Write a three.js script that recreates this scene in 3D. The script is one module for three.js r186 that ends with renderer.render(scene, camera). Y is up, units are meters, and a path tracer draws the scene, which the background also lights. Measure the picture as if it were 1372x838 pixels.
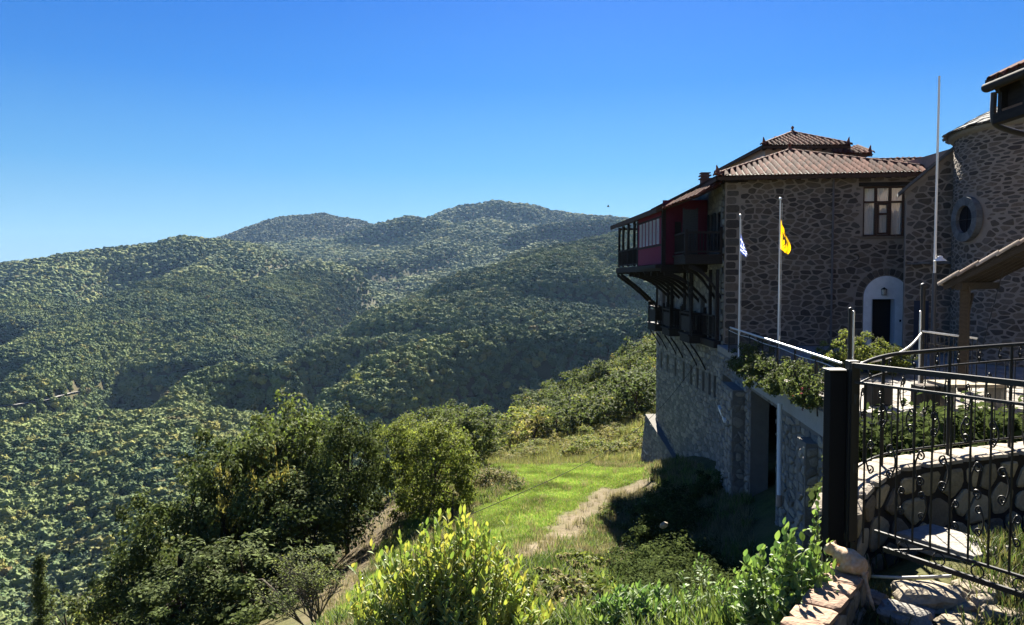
import * as THREE from 'three';
import { mergeGeometries } from 'three/addons/utils/BufferGeometryUtils.js';
import { ImprovedNoise } from 'three/addons/math/ImprovedNoise.js';
import { MarchingCubes } from 'three/addons/objects/MarchingCubes.js';
import { RoundedBoxGeometry } from 'three/addons/geometries/RoundedBoxGeometry.js';

const scene = new THREE.Scene();
// ---------------------------------------------------------------- camera
// eye at the origin, looking along -z; depth D below means metres along -z
const FPX = 1030, CX = 686, CY = 419, PITCH = 2.45 * Math.PI / 180;
const camera = new THREE.PerspectiveCamera(2 * Math.atan(CY / FPX) * 180 / Math.PI, 1024 / 625, 0.1, 20000);
camera.position.set(0, 0, 0);
camera.rotation.set(-PITCH, 0, 0);
// ---------------------------------------------------------------- sun, sky, exposure
const SUN_AZ = 8 * Math.PI / 180, SUN_ALT = 30 * Math.PI / 180;
const sunDir = new THREE.Vector3(Math.sin(SUN_AZ) * Math.cos(SUN_ALT), Math.sin(SUN_ALT), -Math.cos(SUN_AZ) * Math.cos(SUN_ALT));
const EXPOSURE = 6.0;
{
  const W = 1024, H = 512, data = new Float32Array(W * H * 4);
  const stops = [[0, 0.50, 0.76, 0.92], [4, 0.33, 0.67, 0.94], [8, 0.165, 0.50, 0.94], [14, 0.062, 0.31, 0.88], [22, 0.026, 0.185, 0.74], [40, 0.016, 0.11, 0.50], [90, 0.012, 0.07, 0.32]];
  const d = new THREE.Vector3();
  for (let j = 0; j < H; j++) for (let i = 0; i < W; i++) {
    const e = ((j + 0.5) / H - 0.5) * Math.PI, a = ((i + 0.5) / W - 0.5) * 2 * Math.PI;
    d.set(Math.cos(e) * Math.cos(a), Math.sin(e), Math.cos(e) * Math.sin(a));
    const deg = Math.max(0, e * 180 / Math.PI);
    let k = 0; while (k < stops.length - 2 && deg > stops[k + 1][0]) k++;
    const t = Math.min(1, (deg - stops[k][0]) / (stops[k + 1][0] - stops[k][0]));
    const cg = THREE.MathUtils.clamp(d.dot(sunDir), -1, 1), g = Math.acos(cg) * 180 / Math.PI;
    const glow = 0.80 + 0.42 * Math.exp(-((g / 36) ** 2));
    const white = 0.05 * Math.exp(-((g / 18) ** 2));
    for (let c = 0; c < 3; c++) {
      let v = stops[k][1 + c] * (1 - t) + stops[k + 1][1 + c] * t;
      v = v * glow + white;
      if (e < 0) v = [0.16, 0.19, 0.17][c];
      data[(j * W + i) * 4 + c] = v / EXPOSURE;
    }
    data[(j * W + i) * 4 + 3] = 1;
  }
  const sky = new THREE.DataTexture(data, W, H, THREE.RGBAFormat, THREE.FloatType);
  sky.mapping = THREE.EquirectangularReflectionMapping;
  sky.magFilter = THREE.LinearFilter; sky.minFilter = THREE.LinearFilter; sky.wrapS = THREE.RepeatWrapping; sky.needsUpdate = true;
  scene.background = sky;
  scene.environment = sky;
}
const sun = new THREE.DirectionalLight(new THREE.Color().setRGB(1, 0.93, 0.80), 5);
sun.name = 'sun';
sun.position.copy(sunDir).multiplyScalar(300); sun.target.position.set(0, -8, -25);
sun.castShadow = true; sun.shadow.mapSize.set(4096, 4096);
Object.assign(sun.shadow.camera, { left: -60, right: 60, top: 60, bottom: -60, near: 1, far: 700 });
scene.add(sun, sun.target);
scene.fog = new THREE.FogExp2(new THREE.Color().setRGB(0.36, 0.60, 1.0), 0.000033);
const renderer = new THREE.WebGLRenderer({ antialias: true });
renderer.setSize(1024, 625);
renderer.toneMapping = THREE.LinearToneMapping;
renderer.toneMappingExposure = EXPOSURE;
renderer.shadowMap.enabled = true;

// ---------------------------------------------------------------- helpers
function rngOf(seed) { let s = seed | 0; return () => { s = (s + 0x6d2b79f5) | 0; let t = Math.imul(s ^ (s >>> 15), 1 | s); t = (t + Math.imul(t ^ (t >>> 7), 61 | t)) ^ t; return ((t ^ (t >>> 14)) >>> 0) / 4294967296; }; }
const R = rngOf(7);
const rr = (a, b, r = R) => a + (b - a) * r();
const gauss = (r = R) => (r() + r() + r() + r() - 2) * 0.87;
const clamp = THREE.MathUtils.clamp, smooth = THREE.MathUtils.smoothstep, lerp = THREE.MathUtils.lerp;
const V = (x, y, D) => new THREE.Vector3(x, y, -D);
const perlin = new ImprovedNoise();
const noise = (x, y, z = 0) => perlin.noise(x, y, z);
const fbm = (x, y, z = 0, o = 4) => { let s = 0, a = 0.5, f = 1; for (let i = 0; i < o; i++) { s += a * noise(x * f + i * 17.3, y * f - i * 9.1, z + i * 3.7); a *= 0.5; f *= 2.03; } return s; };
// a pixel of the photograph and a depth, to a point
function at(u, v, D) {
  const a = (u - CX) / FPX, b = (CY - v) / FPX, c = Math.cos(PITCH), s = Math.sin(PITCH), k = D / (c + b * s);
  return { x: a * k, y: (b * c - s) * k, D };
}
const atV = (u, v, D) => { const p = at(u, v, D); return V(p.x, p.y, p.D); };
const taken = new Map();
function numbered(n) { const k = taken.get(n) ?? 0; taken.set(n, k + 1); return k ? n + '_' + String(k).padStart(3, '0') : n; }
function tag(o, label, category, group, kind) {
  if (label) o.userData.label = label;
  if (category) o.userData.category = category;
  if (group) o.userData.group = group;
  if (kind) o.userData.kind = kind;
  return o;
}
function thing(name, label, category, pos, group) {
  const g = new THREE.Group(); g.name = numbered(name); scene.add(g);
  if (pos) g.position.copy(pos);
  return tag(g, label, category, group);
}
function copyOf(root, pos, turn, scale, label) {
  const c = root.clone(); c.userData = { ...root.userData }; c.name = numbered(root.name.replace(/_\d{3}$/, '')); scene.add(c);
  c.position.copy(pos); c.rotation.y = turn; if (scale) c.scale.setScalar(scale);
  if (label) c.userData.label = label;
  return c;
}
function mesh(name, geo, m, parent = scene, pos) {
  const o = new THREE.Mesh(geo, m); o.name = parent === scene ? numbered(name) : name;
  if (pos) o.position.copy(pos);
  o.castShadow = o.receiveShadow = true; parent.add(o); return o;
}
// uv in metres from the dominant axis of each vertex normal
function boxUV(g, s = 1) {
  if (!g.attributes.normal) g.computeVertexNormals();
  const p = g.attributes.position, n = g.attributes.normal, uv = new Float32Array(p.count * 2);
  for (let i = 0; i < p.count; i++) {
    const x = Math.abs(n.getX(i)), y = Math.abs(n.getY(i)), z = Math.abs(n.getZ(i));
    const q = y >= x && y >= z ? [p.getX(i), p.getZ(i)] : x >= z ? [p.getZ(i), p.getY(i)] : [p.getX(i), p.getY(i)];
    uv[2 * i] = q[0] * s; uv[2 * i + 1] = q[1] * s;
  }
  g.setAttribute('uv', new THREE.BufferAttribute(uv, 2)); return g;
}
const clean = (g) => { const o = g.index ? g.toNonIndexed() : g; for (const k of Object.keys(o.attributes)) if (!['position', 'normal', 'uv'].includes(k)) o.deleteAttribute(k); if (!o.attributes.uv) boxUV(o); return o; };
const merge = (list) => mergeGeometries(list.map(clean));
const bx = (w, h, d, x = 0, y = 0, z = 0) => boxUV(new THREE.BoxGeometry(w, h, d).translate(x, y, z));
// a box from a to b (both Vector3) with section w x h; up keeps its h side upright
function beamGeo(a, b, w, h = w, up = new THREE.Vector3(0, 1, 0)) {
  const d = b.clone().sub(a), L = d.length(), g = boxUV(new THREE.BoxGeometry(w, h, L));
  const z = d.normalize(), x = new THREE.Vector3().crossVectors(Math.abs(z.dot(up)) > 0.99 ? new THREE.Vector3(1, 0, 0) : up, z).normalize(), y = new THREE.Vector3().crossVectors(z, x);
  g.applyMatrix4(new THREE.Matrix4().makeBasis(x, y, z).setPosition(a.clone().lerp(b, 0.5))); return g;
}
const rod = (a, b, r0, r1 = r0, n = 7) => {
  const d = b.clone().sub(a), L = d.length(), g = new THREE.CylinderGeometry(r1, r0, L, n);
  g.applyQuaternion(new THREE.Quaternion().setFromUnitVectors(new THREE.Vector3(0, 1, 0), d.normalize())); const m = a.clone().lerp(b, 0.5);
  return boxUV(g.translate(m.x, m.y, m.z));
};
const tube = (pts, r, seg = pts.length * 4, n = 6) => boxUV(new THREE.TubeGeometry(new THREE.CatmullRomCurve3(pts), seg, r, n));

// ---------------------------------------------------------------- textures: grain and mottling only
function noiseTex(size, fn, srgb = false) {
  const d = new Uint8Array(size * size * 4);
  for (let j = 0; j < size; j++) for (let i = 0; i < size; i++) {
    const c = fn(i / size, j / size), o = (j * size + i) * 4;
    for (let k = 0; k < 3; k++) d[o + k] = clamp(Array.isArray(c) ? c[k] : c, 0, 1) * 255;
    d[o + 3] = 255;
  }
  const t = new THREE.DataTexture(d, size, size); t.wrapS = t.wrapT = THREE.RepeatWrapping; t.magFilter = THREE.LinearFilter; t.minFilter = THREE.LinearMipmapLinearFilter; t.generateMipmaps = true; t.needsUpdate = true;
  if (srgb) t.colorSpace = THREE.SRGBColorSpace; return t;
}
// tileable noise: blends four shifted copies
const tileNoise = (x, y, f, z) => { const a = fbm(x * f, y * f, z), b = fbm((x - 1) * f, y * f, z), c = fbm(x * f, (y - 1) * f, z), d = fbm((x - 1) * f, (y - 1) * f, z); return (a * (1 - x) + b * x) * (1 - y) + (c * (1 - x) + d * x) * y; };
const rT = rngOf(11);
const T = {
  stone: noiseTex(256, (x, y) => { const v = 0.8 + 0.5 * tileNoise(x, y, 6, 1) + 0.35 * tileNoise(x, y, 22, 5) + rr(-0.06, 0.06, rT); return [v, v * 0.985, v * 0.96]; }),
  stoneBump: noiseTex(256, (x, y) => 0.5 + 0.7 * tileNoise(x, y, 8, 2) + 0.4 * tileNoise(x, y, 30, 4)),
  plaster: noiseTex(256, (x, y) => 0.88 + 0.25 * tileNoise(x, y, 4, 9) + 0.14 * tileNoise(x, y, 24, 3)),
  wood: noiseTex(256, (x, y) => { const g = tileNoise(x, y, 3, 6); return 0.75 + 0.22 * Math.sin((y * 60 + g * 14)) * 0.5 + 0.3 * tileNoise(x * 1, y, 28, 8); }),
  ground: noiseTex(512, (x, y) => { const v = 0.78 + 0.55 * tileNoise(x, y, 5, 12) + 0.45 * tileNoise(x, y, 30, 14) + rr(-0.1, 0.1, rT); return [v, v * 0.99, v * 0.95]; }),
  groundBump: noiseTex(512, (x, y) => 0.5 + 0.5 * tileNoise(x, y, 9, 15) + 0.5 * tileNoise(x, y, 44, 16)),
  tile: noiseTex(128, (x, y) => { const v = 0.8 + 0.5 * tileNoise(x, y, 5, 21) + 0.4 * tileNoise(x, y, 18, 23); return [v, v * 0.97, v * 0.95]; }),
};
const rep = (t, s) => { const c = t.clone(); c.repeat.set(s, s); c.needsUpdate = true; return c; };
const lin = (c) => new THREE.Color().setRGB(...c);
function mat(c, o = {}) { return new THREE.MeshPhysicalMaterial({ color: lin(c), roughness: 0.9, specularIntensity: (o.roughness ?? 0.9) < 0.7 ? 0.8 : 0.25, ...o }); }
const stoneMat = (c) => mat(c, { map: T.stone, bumpMap: T.stoneBump, bumpScale: 0.02 });
const woodMat = (c) => mat(c, { map: T.wood, bumpMap: T.wood, bumpScale: 0.004, roughness: 0.8 });
const leafMat = (c, tr = 0.4) => new THREE.MeshPhysicalMaterial({ color: lin(c), roughness: 0.95, transmission: tr, thickness: 0, vertexColors: true, side: THREE.DoubleSide, specularIntensity: 0.5 });
// ================================================================ terrain
// heights come from measured points of the photograph (a smooth spline through them) and, for the far country, from ridge lines
const ctl = [];
const N3 = (...a) => { for (const [x, D, y] of a) ctl.push([x, D, y]); };
const P3 = (...a) => { for (const [u, v, D] of a) { const p = at(u, v, D); ctl.push([p.x, p.D, p.y]); } };
N3([0, 0, -1.7], [-6, 0, -2.6], [6, 0, -1.9], [0, -12, -0.6], [14, -8, -1], [-14, -8, -3], [30, 5, -1.5], [60, 20, 0], [0, -80, 10], [80, -60, 20], [-90, -60, -30], [140, 60, 10],
  [3.5, 6, -2.95], [5, 6.3, -2.92], [6.5, 7, -2.9], [4.6, 8.2, -2.85], [7.5, 9, -2.8], [2.7, 6.6, -3.15], [1.8, 6, -3.4], [0.6, 5, -3.2], [9, 12, -3.6], [5.6, 13, -5.6], [3.9, 12, -5.5], [-1.5, 5.2, -3.4],
  [7.1, 17, -6.1], [7.3, 19.5, -6.7], [7.9, 26, -7.6], [9.1, 36.5, -8.5], [9.1, 42, -9.9], [9, 48, -11.6], [14, 30, -6], [14, 40, -8], [19, 48, -9], [14, 20, -4.2], [25, 30, -3], [40, 50, -2],
  [5.2, 17, -7.5], [4.2, 20, -8.2], [3.4, 24, -8.9], [5, 30, -9.5], [6.2, 38, -9.8], [1, 9, -4.1], [3, 9, -4.0], [4.5, 9.5, -3.95], [0, 15, -5.85], [3.2, 15, -6.9], [1.6, 15, -5.9], [1.5, 22, -7.75], [2.3, 30, -9.35], [3.5, 38, -10.1], [7.2, 44, -11.0],
  [-1, 28, -9.35], [2, 33, -9.75], [-1, 38, -10.3], [3, 44, -10.9], [6, 46.5, -11.3], [-2, 47, -11.5], [-3, 10, -5.2], [-4, 20, -8.4], [-6.2, 35, -11.2], [-6.4, 45, -12.4], [-3, 31, -10.0],
  [-10, 33, -13.8], [-11.7, 26, -13], [-12, 20, -12], [-8, 12, -8], [-16, 30, -17], [-20, 20, -16.5], [-26, 40, -25], [-30, 5, -12], [0, 55, -14], [8, 58, -13.8], [-8, 60, -18], [22, 62, -12], [60, 80, -4]);
P3([700, 602, 80], [800, 587, 75], [872, 572, 70], [882, 520, 112], [760, 567, 108], [690, 582, 112], [885, 468, 185], [783, 526, 165], [710, 560, 150], [660, 590, 125], [1000, 440, 200], [1150, 400, 220],
  [885, 520, 265], [783, 575, 245], [705, 615, 220], [620, 660, 200], [560, 660, 110], [450, 720, 110], [300, 760, 110], [120, 860, 110], [60, 900, 60], [60, 895, 180], [-200, 950, 80], [-300, 800, 260], [60, 838, 275], [250, 800, 230], [420, 700, 240], [520, 655, 300], [1000, 470, 330], [1200, 430, 360],
  [0, 700, 365], [0, 622, 440], [0, 562, 540], [130, 700, 350], [130, 605, 450], [130, 545, 560], [230, 680, 340], [250, 605, 430], [245, 545, 525], [300, 590, 470], [380, 600, 470], [470, 625, 440], [-300, 560, 500],
  [600, 655, 400], [600, 640, 520], [740, 590, 380], [740, 600, 530], [660, 650, 460], [860, 545, 350], [870, 530, 540], [1000, 450, 560], [520, 635, 470],
  [0, 548, 640], [0, 490, 830], [0, 430, 1060], [0, 396, 1330], [0, 366, 1650], [-350, 500, 800], [-350, 392, 1700],
  [180, 540, 625], [245, 535, 720], [245, 455, 930], [245, 392, 1250], [245, 335, 1600], [430, 555, 650], [430, 505, 850], [350, 495, 820], [430, 412, 1230], [430, 350, 1750], [430, 328, 2200],
  [600, 520, 720], [600, 500, 810], [600, 432, 1120], [600, 380, 1500], [600, 335, 2000], [600, 312, 2500], [680, 475, 840], [750, 475, 770], [750, 395, 1050], [750, 352, 1350], [750, 328, 1900], [750, 306, 2700],
  [870, 468, 750], [870, 392, 950], [870, 340, 1280], [870, 315, 2300], [1100, 400, 800], [1100, 350, 1300], [1100, 310, 2800], [1350, 380, 900], [1350, 320, 2500],
  [0, 352, 2600], [0, 365, 4500], [250, 335, 2600], [250, 350, 4800], [430, 312, 2900], [430, 330, 5200], [660, 292, 2900], [660, 325, 5500], [900, 340, 5500], [1200, 340, 5500], [-400, 370, 5000]);
const qOf = (x, D) => { const r = Math.hypot(x, D), k = Math.log(1 + r / 8) / Math.max(r, 1e-6); return [x * k, D * k, r]; };
const tps = (() => {
  const n = ctl.length, q = ctl.map(([x, D]) => qOf(x, D)), A = [], ph = (d2) => (d2 < 1e-12 ? 0 : d2 * Math.log(d2));
  for (let i = 0; i < n + 3; i++) A.push(new Float64Array(n + 4));
  for (let i = 0; i < n; i++) {
    for (let j = 0; j < n; j++) A[i][j] = ph((q[i][0] - q[j][0]) ** 2 + (q[i][1] - q[j][1]) ** 2);
    A[i][i] += 0.0015;
    A[i][n] = A[n][i] = 1; A[i][n + 1] = A[n + 1][i] = q[i][0]; A[i][n + 2] = A[n + 2][i] = q[i][1];
    A[i][n + 3] = ctl[i][2] / (q[i][2] + 10);
  }
  const m = n + 3;
  for (let c = 0; c < m; c++) {
    let p = c; for (let i = c + 1; i < m; i++) if (Math.abs(A[i][c]) > Math.abs(A[p][c])) p = i;
    [A[c], A[p]] = [A[p], A[c]];
    for (let i = c + 1; i < m; i++) { const f = A[i][c] / A[c][c]; if (f) for (let k = c; k <= m; k++) A[i][k] -= f * A[c][k]; }
  }
  const w = new Float64Array(m);
  for (let i = m - 1; i >= 0; i--) { let s = A[i][m]; for (let k = i + 1; k < m; k++) s -= A[i][k] * w[k]; w[i] = s / A[i][i]; }
  const qx = Float64Array.from(q, (a) => a[0]), qy = Float64Array.from(q, (a) => a[1]);
  return (x, D) => {
    const [a, b, r] = qOf(x, D); let s = w[n] + w[n + 1] * a + w[n + 2] * b;
    for (let i = 0; i < n; i++) { const dx = a - qx[i], dy = b - qy[i], d = dx * dx + dy * dy; if (d > 1e-12) s += w[i] * d * Math.log(d); }
    return s * (r + 10);
  };
})();
const ridges = [   // [slope near the crest, width of that part, slope of the flank, round crest], then the crest line
  [[0.22, 30, 3.2, 4], [[905, 424, 625], [884, 429, 640], [747, 440, 650], [662, 443, 640], [588, 458, 600], [532, 482, 560], [484, 520, 520], [455, 550, 495]]],
  [[0.22, 190, 2.6, 6], [[900, 300, 1500], [825, 317, 1300], [747, 343, 1150], [670, 384, 1000], [614, 433, 880], [596, 450, 850]]],
  [[0.18, 62, 2.6, 6], [[736, 324, 1800], [662, 361, 1500], [588, 388, 1300], [495, 440, 1000], [440, 458, 950]]],
  [[0.2, 12, 3.2, 3], [[543, 461, 800], [459, 462, 760], [384, 485, 700]]],
  [[0.2, 12, 3.2, 3], [[370, 488, 640], [303, 481, 640], [255, 505, 600], [236, 528, 565]]],
  [[0.18, 24, 3.0, 4], [[-60, 560, 600], [0, 530, 640], [40, 505, 680], [75, 478, 760], [115, 468, 830], [160, 440, 950]]],
  [[0.18, 85, 2.4, 6], [[425, 352, 1500], [307, 400, 1150], [266, 458, 900]]],
  [[0.18, 85, 2.4, 6], [[211, 388, 1250], [159, 410, 1100], [92, 458, 900]]],
  [[0.3, 160, 0.9, 30], [[-350, 388, 1700], [-100, 366, 1700], [0, 357, 1700], [80, 347, 1700], [160, 334, 1700], [200, 329, 1720], [245, 321, 1750], [285, 326, 1800], [335, 329, 1900]]],
  [[0.3, 220, 0.5, 60], [[335, 318, 3300], [365, 304, 3300], [400, 291, 3300], [430, 288, 3300], [458, 292, 3300], [500, 305, 3200]]],
  [[0.3, 100, 0.8, 20], [[500, 306, 2700], [530, 296, 2700], [548, 292, 2700], [580, 298, 2650], [610, 312, 2450]]],
  [[0.3, 170, 0.75, 30], [[560, 306, 3000], [600, 287, 3100], [630, 274, 3200], [665, 268, 3200], [700, 273, 3200], [740, 283, 3200], [780, 290, 3200], [830, 295, 3200], [950, 312, 3200], [1150, 325, 3300]]],
  [[0.35, 30, 1.4, 14], [[690, 312, 2250], [720, 302, 2350], [770, 297, 2400], [830, 297, 2350], [930, 300, 2300]]],
  [[0.18, 80, 2.2, 6], [[650, 298, 2800], [620, 315, 2400], [560, 335, 2100], [480, 350, 1900]]],
  [[0.18, 70, 2.2, 6], [[330, 330, 1750], [300, 350, 1500], [240, 375, 1300]]],
  [[0.18, 70, 2.2, 6], [[90, 345, 1600], [60, 375, 1350], [20, 420, 1100]]],
].map(([[s, w, s1, r], pts]) => ({ s, w, s1, r, pts: pts.map((p) => at(...p)) }));
for (const g of ridges) g.box = [Math.min(...g.pts.map((p) => p.x)) - 460, Math.max(...g.pts.map((p) => p.x)) + 460, Math.min(...g.pts.map((p) => p.D)) - 460, Math.max(...g.pts.map((p) => p.D)) + 460];
function groundY(x, D) {
  let h = tps(x, D);
  const r = Math.hypot(x, D);
  if (r < 230) return h + (0.05 * fbm(x * 0.9, D * 0.9, 3, 3) + 0.16 * fbm(x * 0.25, D * 0.25, 5, 2)) * smooth(r, 4, 14) + smooth(r, 60, 200) * 2.5 * fbm(x / 40, D / 40, 1, 3);
  const far = smooth(r, 230, 420), lift = (48 - 20 * smooth(r, 2000, 2600)) * smooth(r, 560, 900);
  let sum = 1, top = h - lift * far; const k = 4 + 7 * smooth(r, 700, 1800), list = [];
  for (const g of ridges) {
    if (x < g.box[0] || x > g.box[1] || D < g.box[2] || D > g.box[3]) continue;
    let best = -1e9;
    for (let i = 0; i + 1 < g.pts.length; i++) {
      const a = g.pts[i], b = g.pts[i + 1], dx = b.x - a.x, dD = b.D - a.D, t = clamp(((x - a.x) * dx + (D - a.D) * dD) / (dx * dx + dD * dD), 0, 1);
      const d = Math.hypot(x - a.x - dx * t, D - a.D - dD * t), e = d - g.w, y = a.y + (b.y - a.y) * t - g.s * (Math.sqrt(d * d + g.r * g.r) - g.r) - (g.s1 - g.s) * 0.5 * (e + Math.sqrt(e * e + 4 * g.r * g.r) + g.w - Math.sqrt(g.w * g.w + 4 * g.r * g.r));
      if (y > best) best = y;
    }
    list.push(best);
  }
  if (list.length) {
    const base = top, m = Math.max(base, ...list); sum = Math.exp((base - m) / k);
    for (const y of list) sum += Math.exp((y - m) / k);
    top = m + k * Math.log(sum);
  }
  const amp = smooth(r, 300, 700);
  top += far * (3.0 * fbm(x / 55, D / 55, 2, 3) + amp * 14 * fbm(x / 170, D / 170, 7, 3) + smooth(r, 1500, 2600) * 24 * fbm(x / 420, D / 420, 9, 3));
  return h + (top - h) * far;
}
// zones of the near ground: 1 inside, soft ragged edge
function zone(poly, x, D, soft = 0.6, rag = 0.8) {
  const xx = x + rag * fbm(x * 0.6, D * 0.6, 31, 3), yy = D + rag * 1.6 * fbm(x * 0.6, D * 0.6, 37, 3);
  let inside = false, dmin = 1e9;
  for (let i = 0, j = poly.length - 1; i < poly.length; j = i++) {
    const [ax, ay] = poly[i], [bxx, by] = poly[j];
    if ((ay > yy) !== (by > yy) && xx < ((bxx - ax) * (yy - ay)) / (by - ay) + ax) inside = !inside;
    const dx = bxx - ax, dy = by - ay, t = clamp(((xx - ax) * dx + (yy - ay) * dy) / (dx * dx + dy * dy), 0, 1);
    dmin = Math.min(dmin, Math.hypot(xx - ax - dx * t, yy - ay - dy * t));
  }
  return inside ? smooth(dmin, -soft, soft) : smooth(-dmin, -soft, soft) * 0.999;
}
// meet the ground along a pixel's ray
function groundAt(u, v) {
  let D = 3, last = 3;
  for (let i = 0; i < 900; i++) { const p = at(u, v, D); if (groundY(p.x, D) >= p.y) break; last = D; D *= 1.012; }
  for (let i = 0; i < 14; i++) { const m = (last + D) / 2, p = at(u, v, m); if (groundY(p.x, m) >= p.y) D = m; else last = m; }
  const p = at(u, v, D); return { x: p.x, D, y: groundY(p.x, D) };
}
const poly = (px) => px.map(([u, v]) => { const g = groundAt(u, v); return [g.x, g.D]; });
const lawnPoly = poly([[655, 629], [720, 622], [800, 626], [866, 628], [872, 640], [800, 655], [752, 690], [690, 735], [600, 800], [575, 770], [625, 715], [640, 680], [700, 655], [690, 640]]);
const pathPoly = poly([[872, 640], [880, 652], [820, 668], [790, 700], [740, 735], [690, 775], [660, 790], [690, 740], [752, 690], [800, 655]]);
const brownPoly = poly([[545, 640], [560, 660], [540, 700], [520, 720], [490, 770], [455, 820], [440, 838], [395, 838], [440, 760], [480, 700], [505, 660]]);
const dirtPoly = poly([[830, 745], [850, 790], [800, 838], [690, 838], [760, 790], [790, 755]]);
const patchPoly = poly([[610, 690], [560, 720], [520, 790], [470, 838], [445, 838], [480, 790], [520, 730], [560, 690]]);
function groundKind(x, D) {
  return { lawn: Math.max(zone(lawnPoly, x, D), 0.8 * zone(patchPoly, x, D)), path: zone(pathPoly, x, D, 0.5), brown: zone(brownPoly, x, D, 0.6), dirt: zone(dirtPoly, x, D, 0.3, 0.4) };
}
const clearing = poly([[262, 548], [300, 540], [325, 560], [318, 585], [282, 592], [268, 575]]), scrub = poly([[362, 520], [420, 515], [440, 545], [400, 560], [360, 540]]);
const mixc = (a, b, t) => [0, 1, 2].map((i) => a[i] + (b[i] - a[i]) * t);
{
  const az = [], pos = [], col = [], uv = [], idx = [];
  for (let a = -180; a < -44; a += 6) az.push(a);
  for (let a = -44; a <= 44; a += 0.25) az.push(a);
  for (let a = 50; a <= 180; a += 6) az.push(a);
  const rad = [0.4]; while (rad[rad.length - 1] < 5000) rad.push(rad[rad.length - 1] * (rad[rad.length - 1] < 5 ? 1.08 : 1.021) + 0.02);
  const nA = az.length, nR = rad.length;
  for (let i = 0; i < nR; i++) for (let j = 0; j < nA; j++) {
    const a = az[j] * Math.PI / 180, x = Math.sin(a) * rad[i], D = Math.cos(a) * rad[i];
    pos.push(x, Math.min(groundY(x, D), 345), -D); uv.push(x / 3, D / 3);
    let c = [0.101, 0.084, 0.042];
    c = mixc(c, [0.067, 0.084, 0.024], clamp(0.5 + 1.6 * fbm(x * 0.35, D * 0.35, 41, 3), 0, 1));
    if (rad[i] < 70 && Math.abs(az[j]) < 44) {
      const z = groundKind(x, D);
      c = mixc(c, mixc([0.134, 0.111, 0.07], [0.101, 0.077, 0.047], clamp(0.5 + 2 * fbm(x, D, 3, 2), 0, 1)), z.brown);
      c = mixc(c, mixc([0.057, 0.114, 0.012], [0.087, 0.121, 0.02], clamp(0.5 + 2 * fbm(x * 0.5, D * 0.5, 8, 3), 0, 1)), z.lawn);
      c = mixc(c, mixc([0.174, 0.141, 0.097], [0.121, 0.101, 0.057], clamp(0.5 + 2 * fbm(x, D, 5, 3), 0, 1)), z.path);
      c = mixc(c, [0.101, 0.084, 0.064], z.dirt);
    } else if (rad[i] > 150) {
      const f = smooth(rad[i], 150, 300);
      c = mixc(c, mixc([0.057, 0.06, 0.025], [0.084, 0.07, 0.037], clamp(0.5 + 1.8 * fbm(x / 60, D / 60, 51, 3), 0, 1)), f);
      c = mixc(c, [0.08, 0.066, 0.042], 0.8 * Math.max(zone(clearing, x, D, 6, 8), zone(scrub, x, D, 6, 8)));
      const high = smooth(rad[i], 2850, 3050) * smooth(-x, 520, 640);
      c = mixc(c, mixc([0.067, 0.06, 0.037], [0.05, 0.05, 0.028], clamp(0.5 + 2 * fbm(x / 40, D / 40, 77, 3), 0, 1)), high);
    }
    col.push(...c);
  }
  for (let i = 0; i + 1 < nR; i++) for (let j = 0; j + 1 < nA; j++) { const p = i * nA + j; idx.push(p, p + nA, p + 1, p + 1, p + nA, p + nA + 1); }
  const g = new THREE.BufferGeometry();
  g.setAttribute('position', new THREE.Float32BufferAttribute(pos, 3)); g.setAttribute('color', new THREE.Float32BufferAttribute(col, 3)); g.setAttribute('uv', new THREE.Float32BufferAttribute(uv, 2));
  g.setIndex(idx.reverse()); g.computeVertexNormals();
  if (g.attributes.normal.getY(nA * 30 + 100) < 0) { g.setIndex(idx.reverse()); g.computeVertexNormals(); }
  const m = new THREE.MeshPhysicalMaterial({ vertexColors: true, roughness: 1, specularIntensity: 0.15, map: T.ground, bumpMap: T.groundBump, bumpScale: 0.08 });
  tag(mesh('terrain', g, m), 'steep valley hillside running out to forested mountains', 'terrain', null, 'structure');
}
console.log('terrain');
// ================================================================ masonry helpers
const UPV = new THREE.Vector3(0, 1, 0);
// a wall plane seen from outside: p0 left, p1 right, [x, D]; map(s, t, d) = along, up from y0, outwards
function frame(p0, p1, y0) {
  const O = V(p0[0], y0, p0[1]), E = V(p1[0], y0, p1[1]), dir = E.clone().sub(O), L = dir.length(); dir.normalize();
  const n = new THREE.Vector3().crossVectors(dir, UPV);
  const map = (s, t, d = 0) => O.clone().addScaledVector(dir, s).addScaledVector(UPV, t).addScaledVector(n, d);
  // s, t on the wall of a pixel of the photograph
  const hit = (u, v) => { const a = atV(u, v, 1), k = O.dot(n) / a.dot(n), p = a.multiplyScalar(k).sub(O); return [p.dot(dir), p.y]; };
  const M = new THREE.Matrix4().makeBasis(dir, UPV.clone(), n).setPosition(O);
  return { O, dir, n, L, map, hit, M, y0 };
}
const rectPts = (s0, t0, s1, t1) => [[s0, t0], [s1, t0], [s1, t1], [s0, t1]];
const archPts = (s0, s1, t0, spring, n = 14) => { const c = (s0 + s1) / 2, r = (s1 - s0) / 2, p = [[s0, t0], [s1, t0]]; for (let i = 0; i <= n; i++) p.push([c + r * Math.cos(Math.PI * i / n), spring + r * Math.sin(Math.PI * i / n)]); return p; };
function shapeOf(pts, holes = []) { const s = new THREE.Shape(pts.map(([a, b]) => new THREE.Vector2(a, b))); for (const h of holes) s.holes.push(new THREE.Path(h.map(([a, b]) => new THREE.Vector2(a, b)))); return s; }
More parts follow.
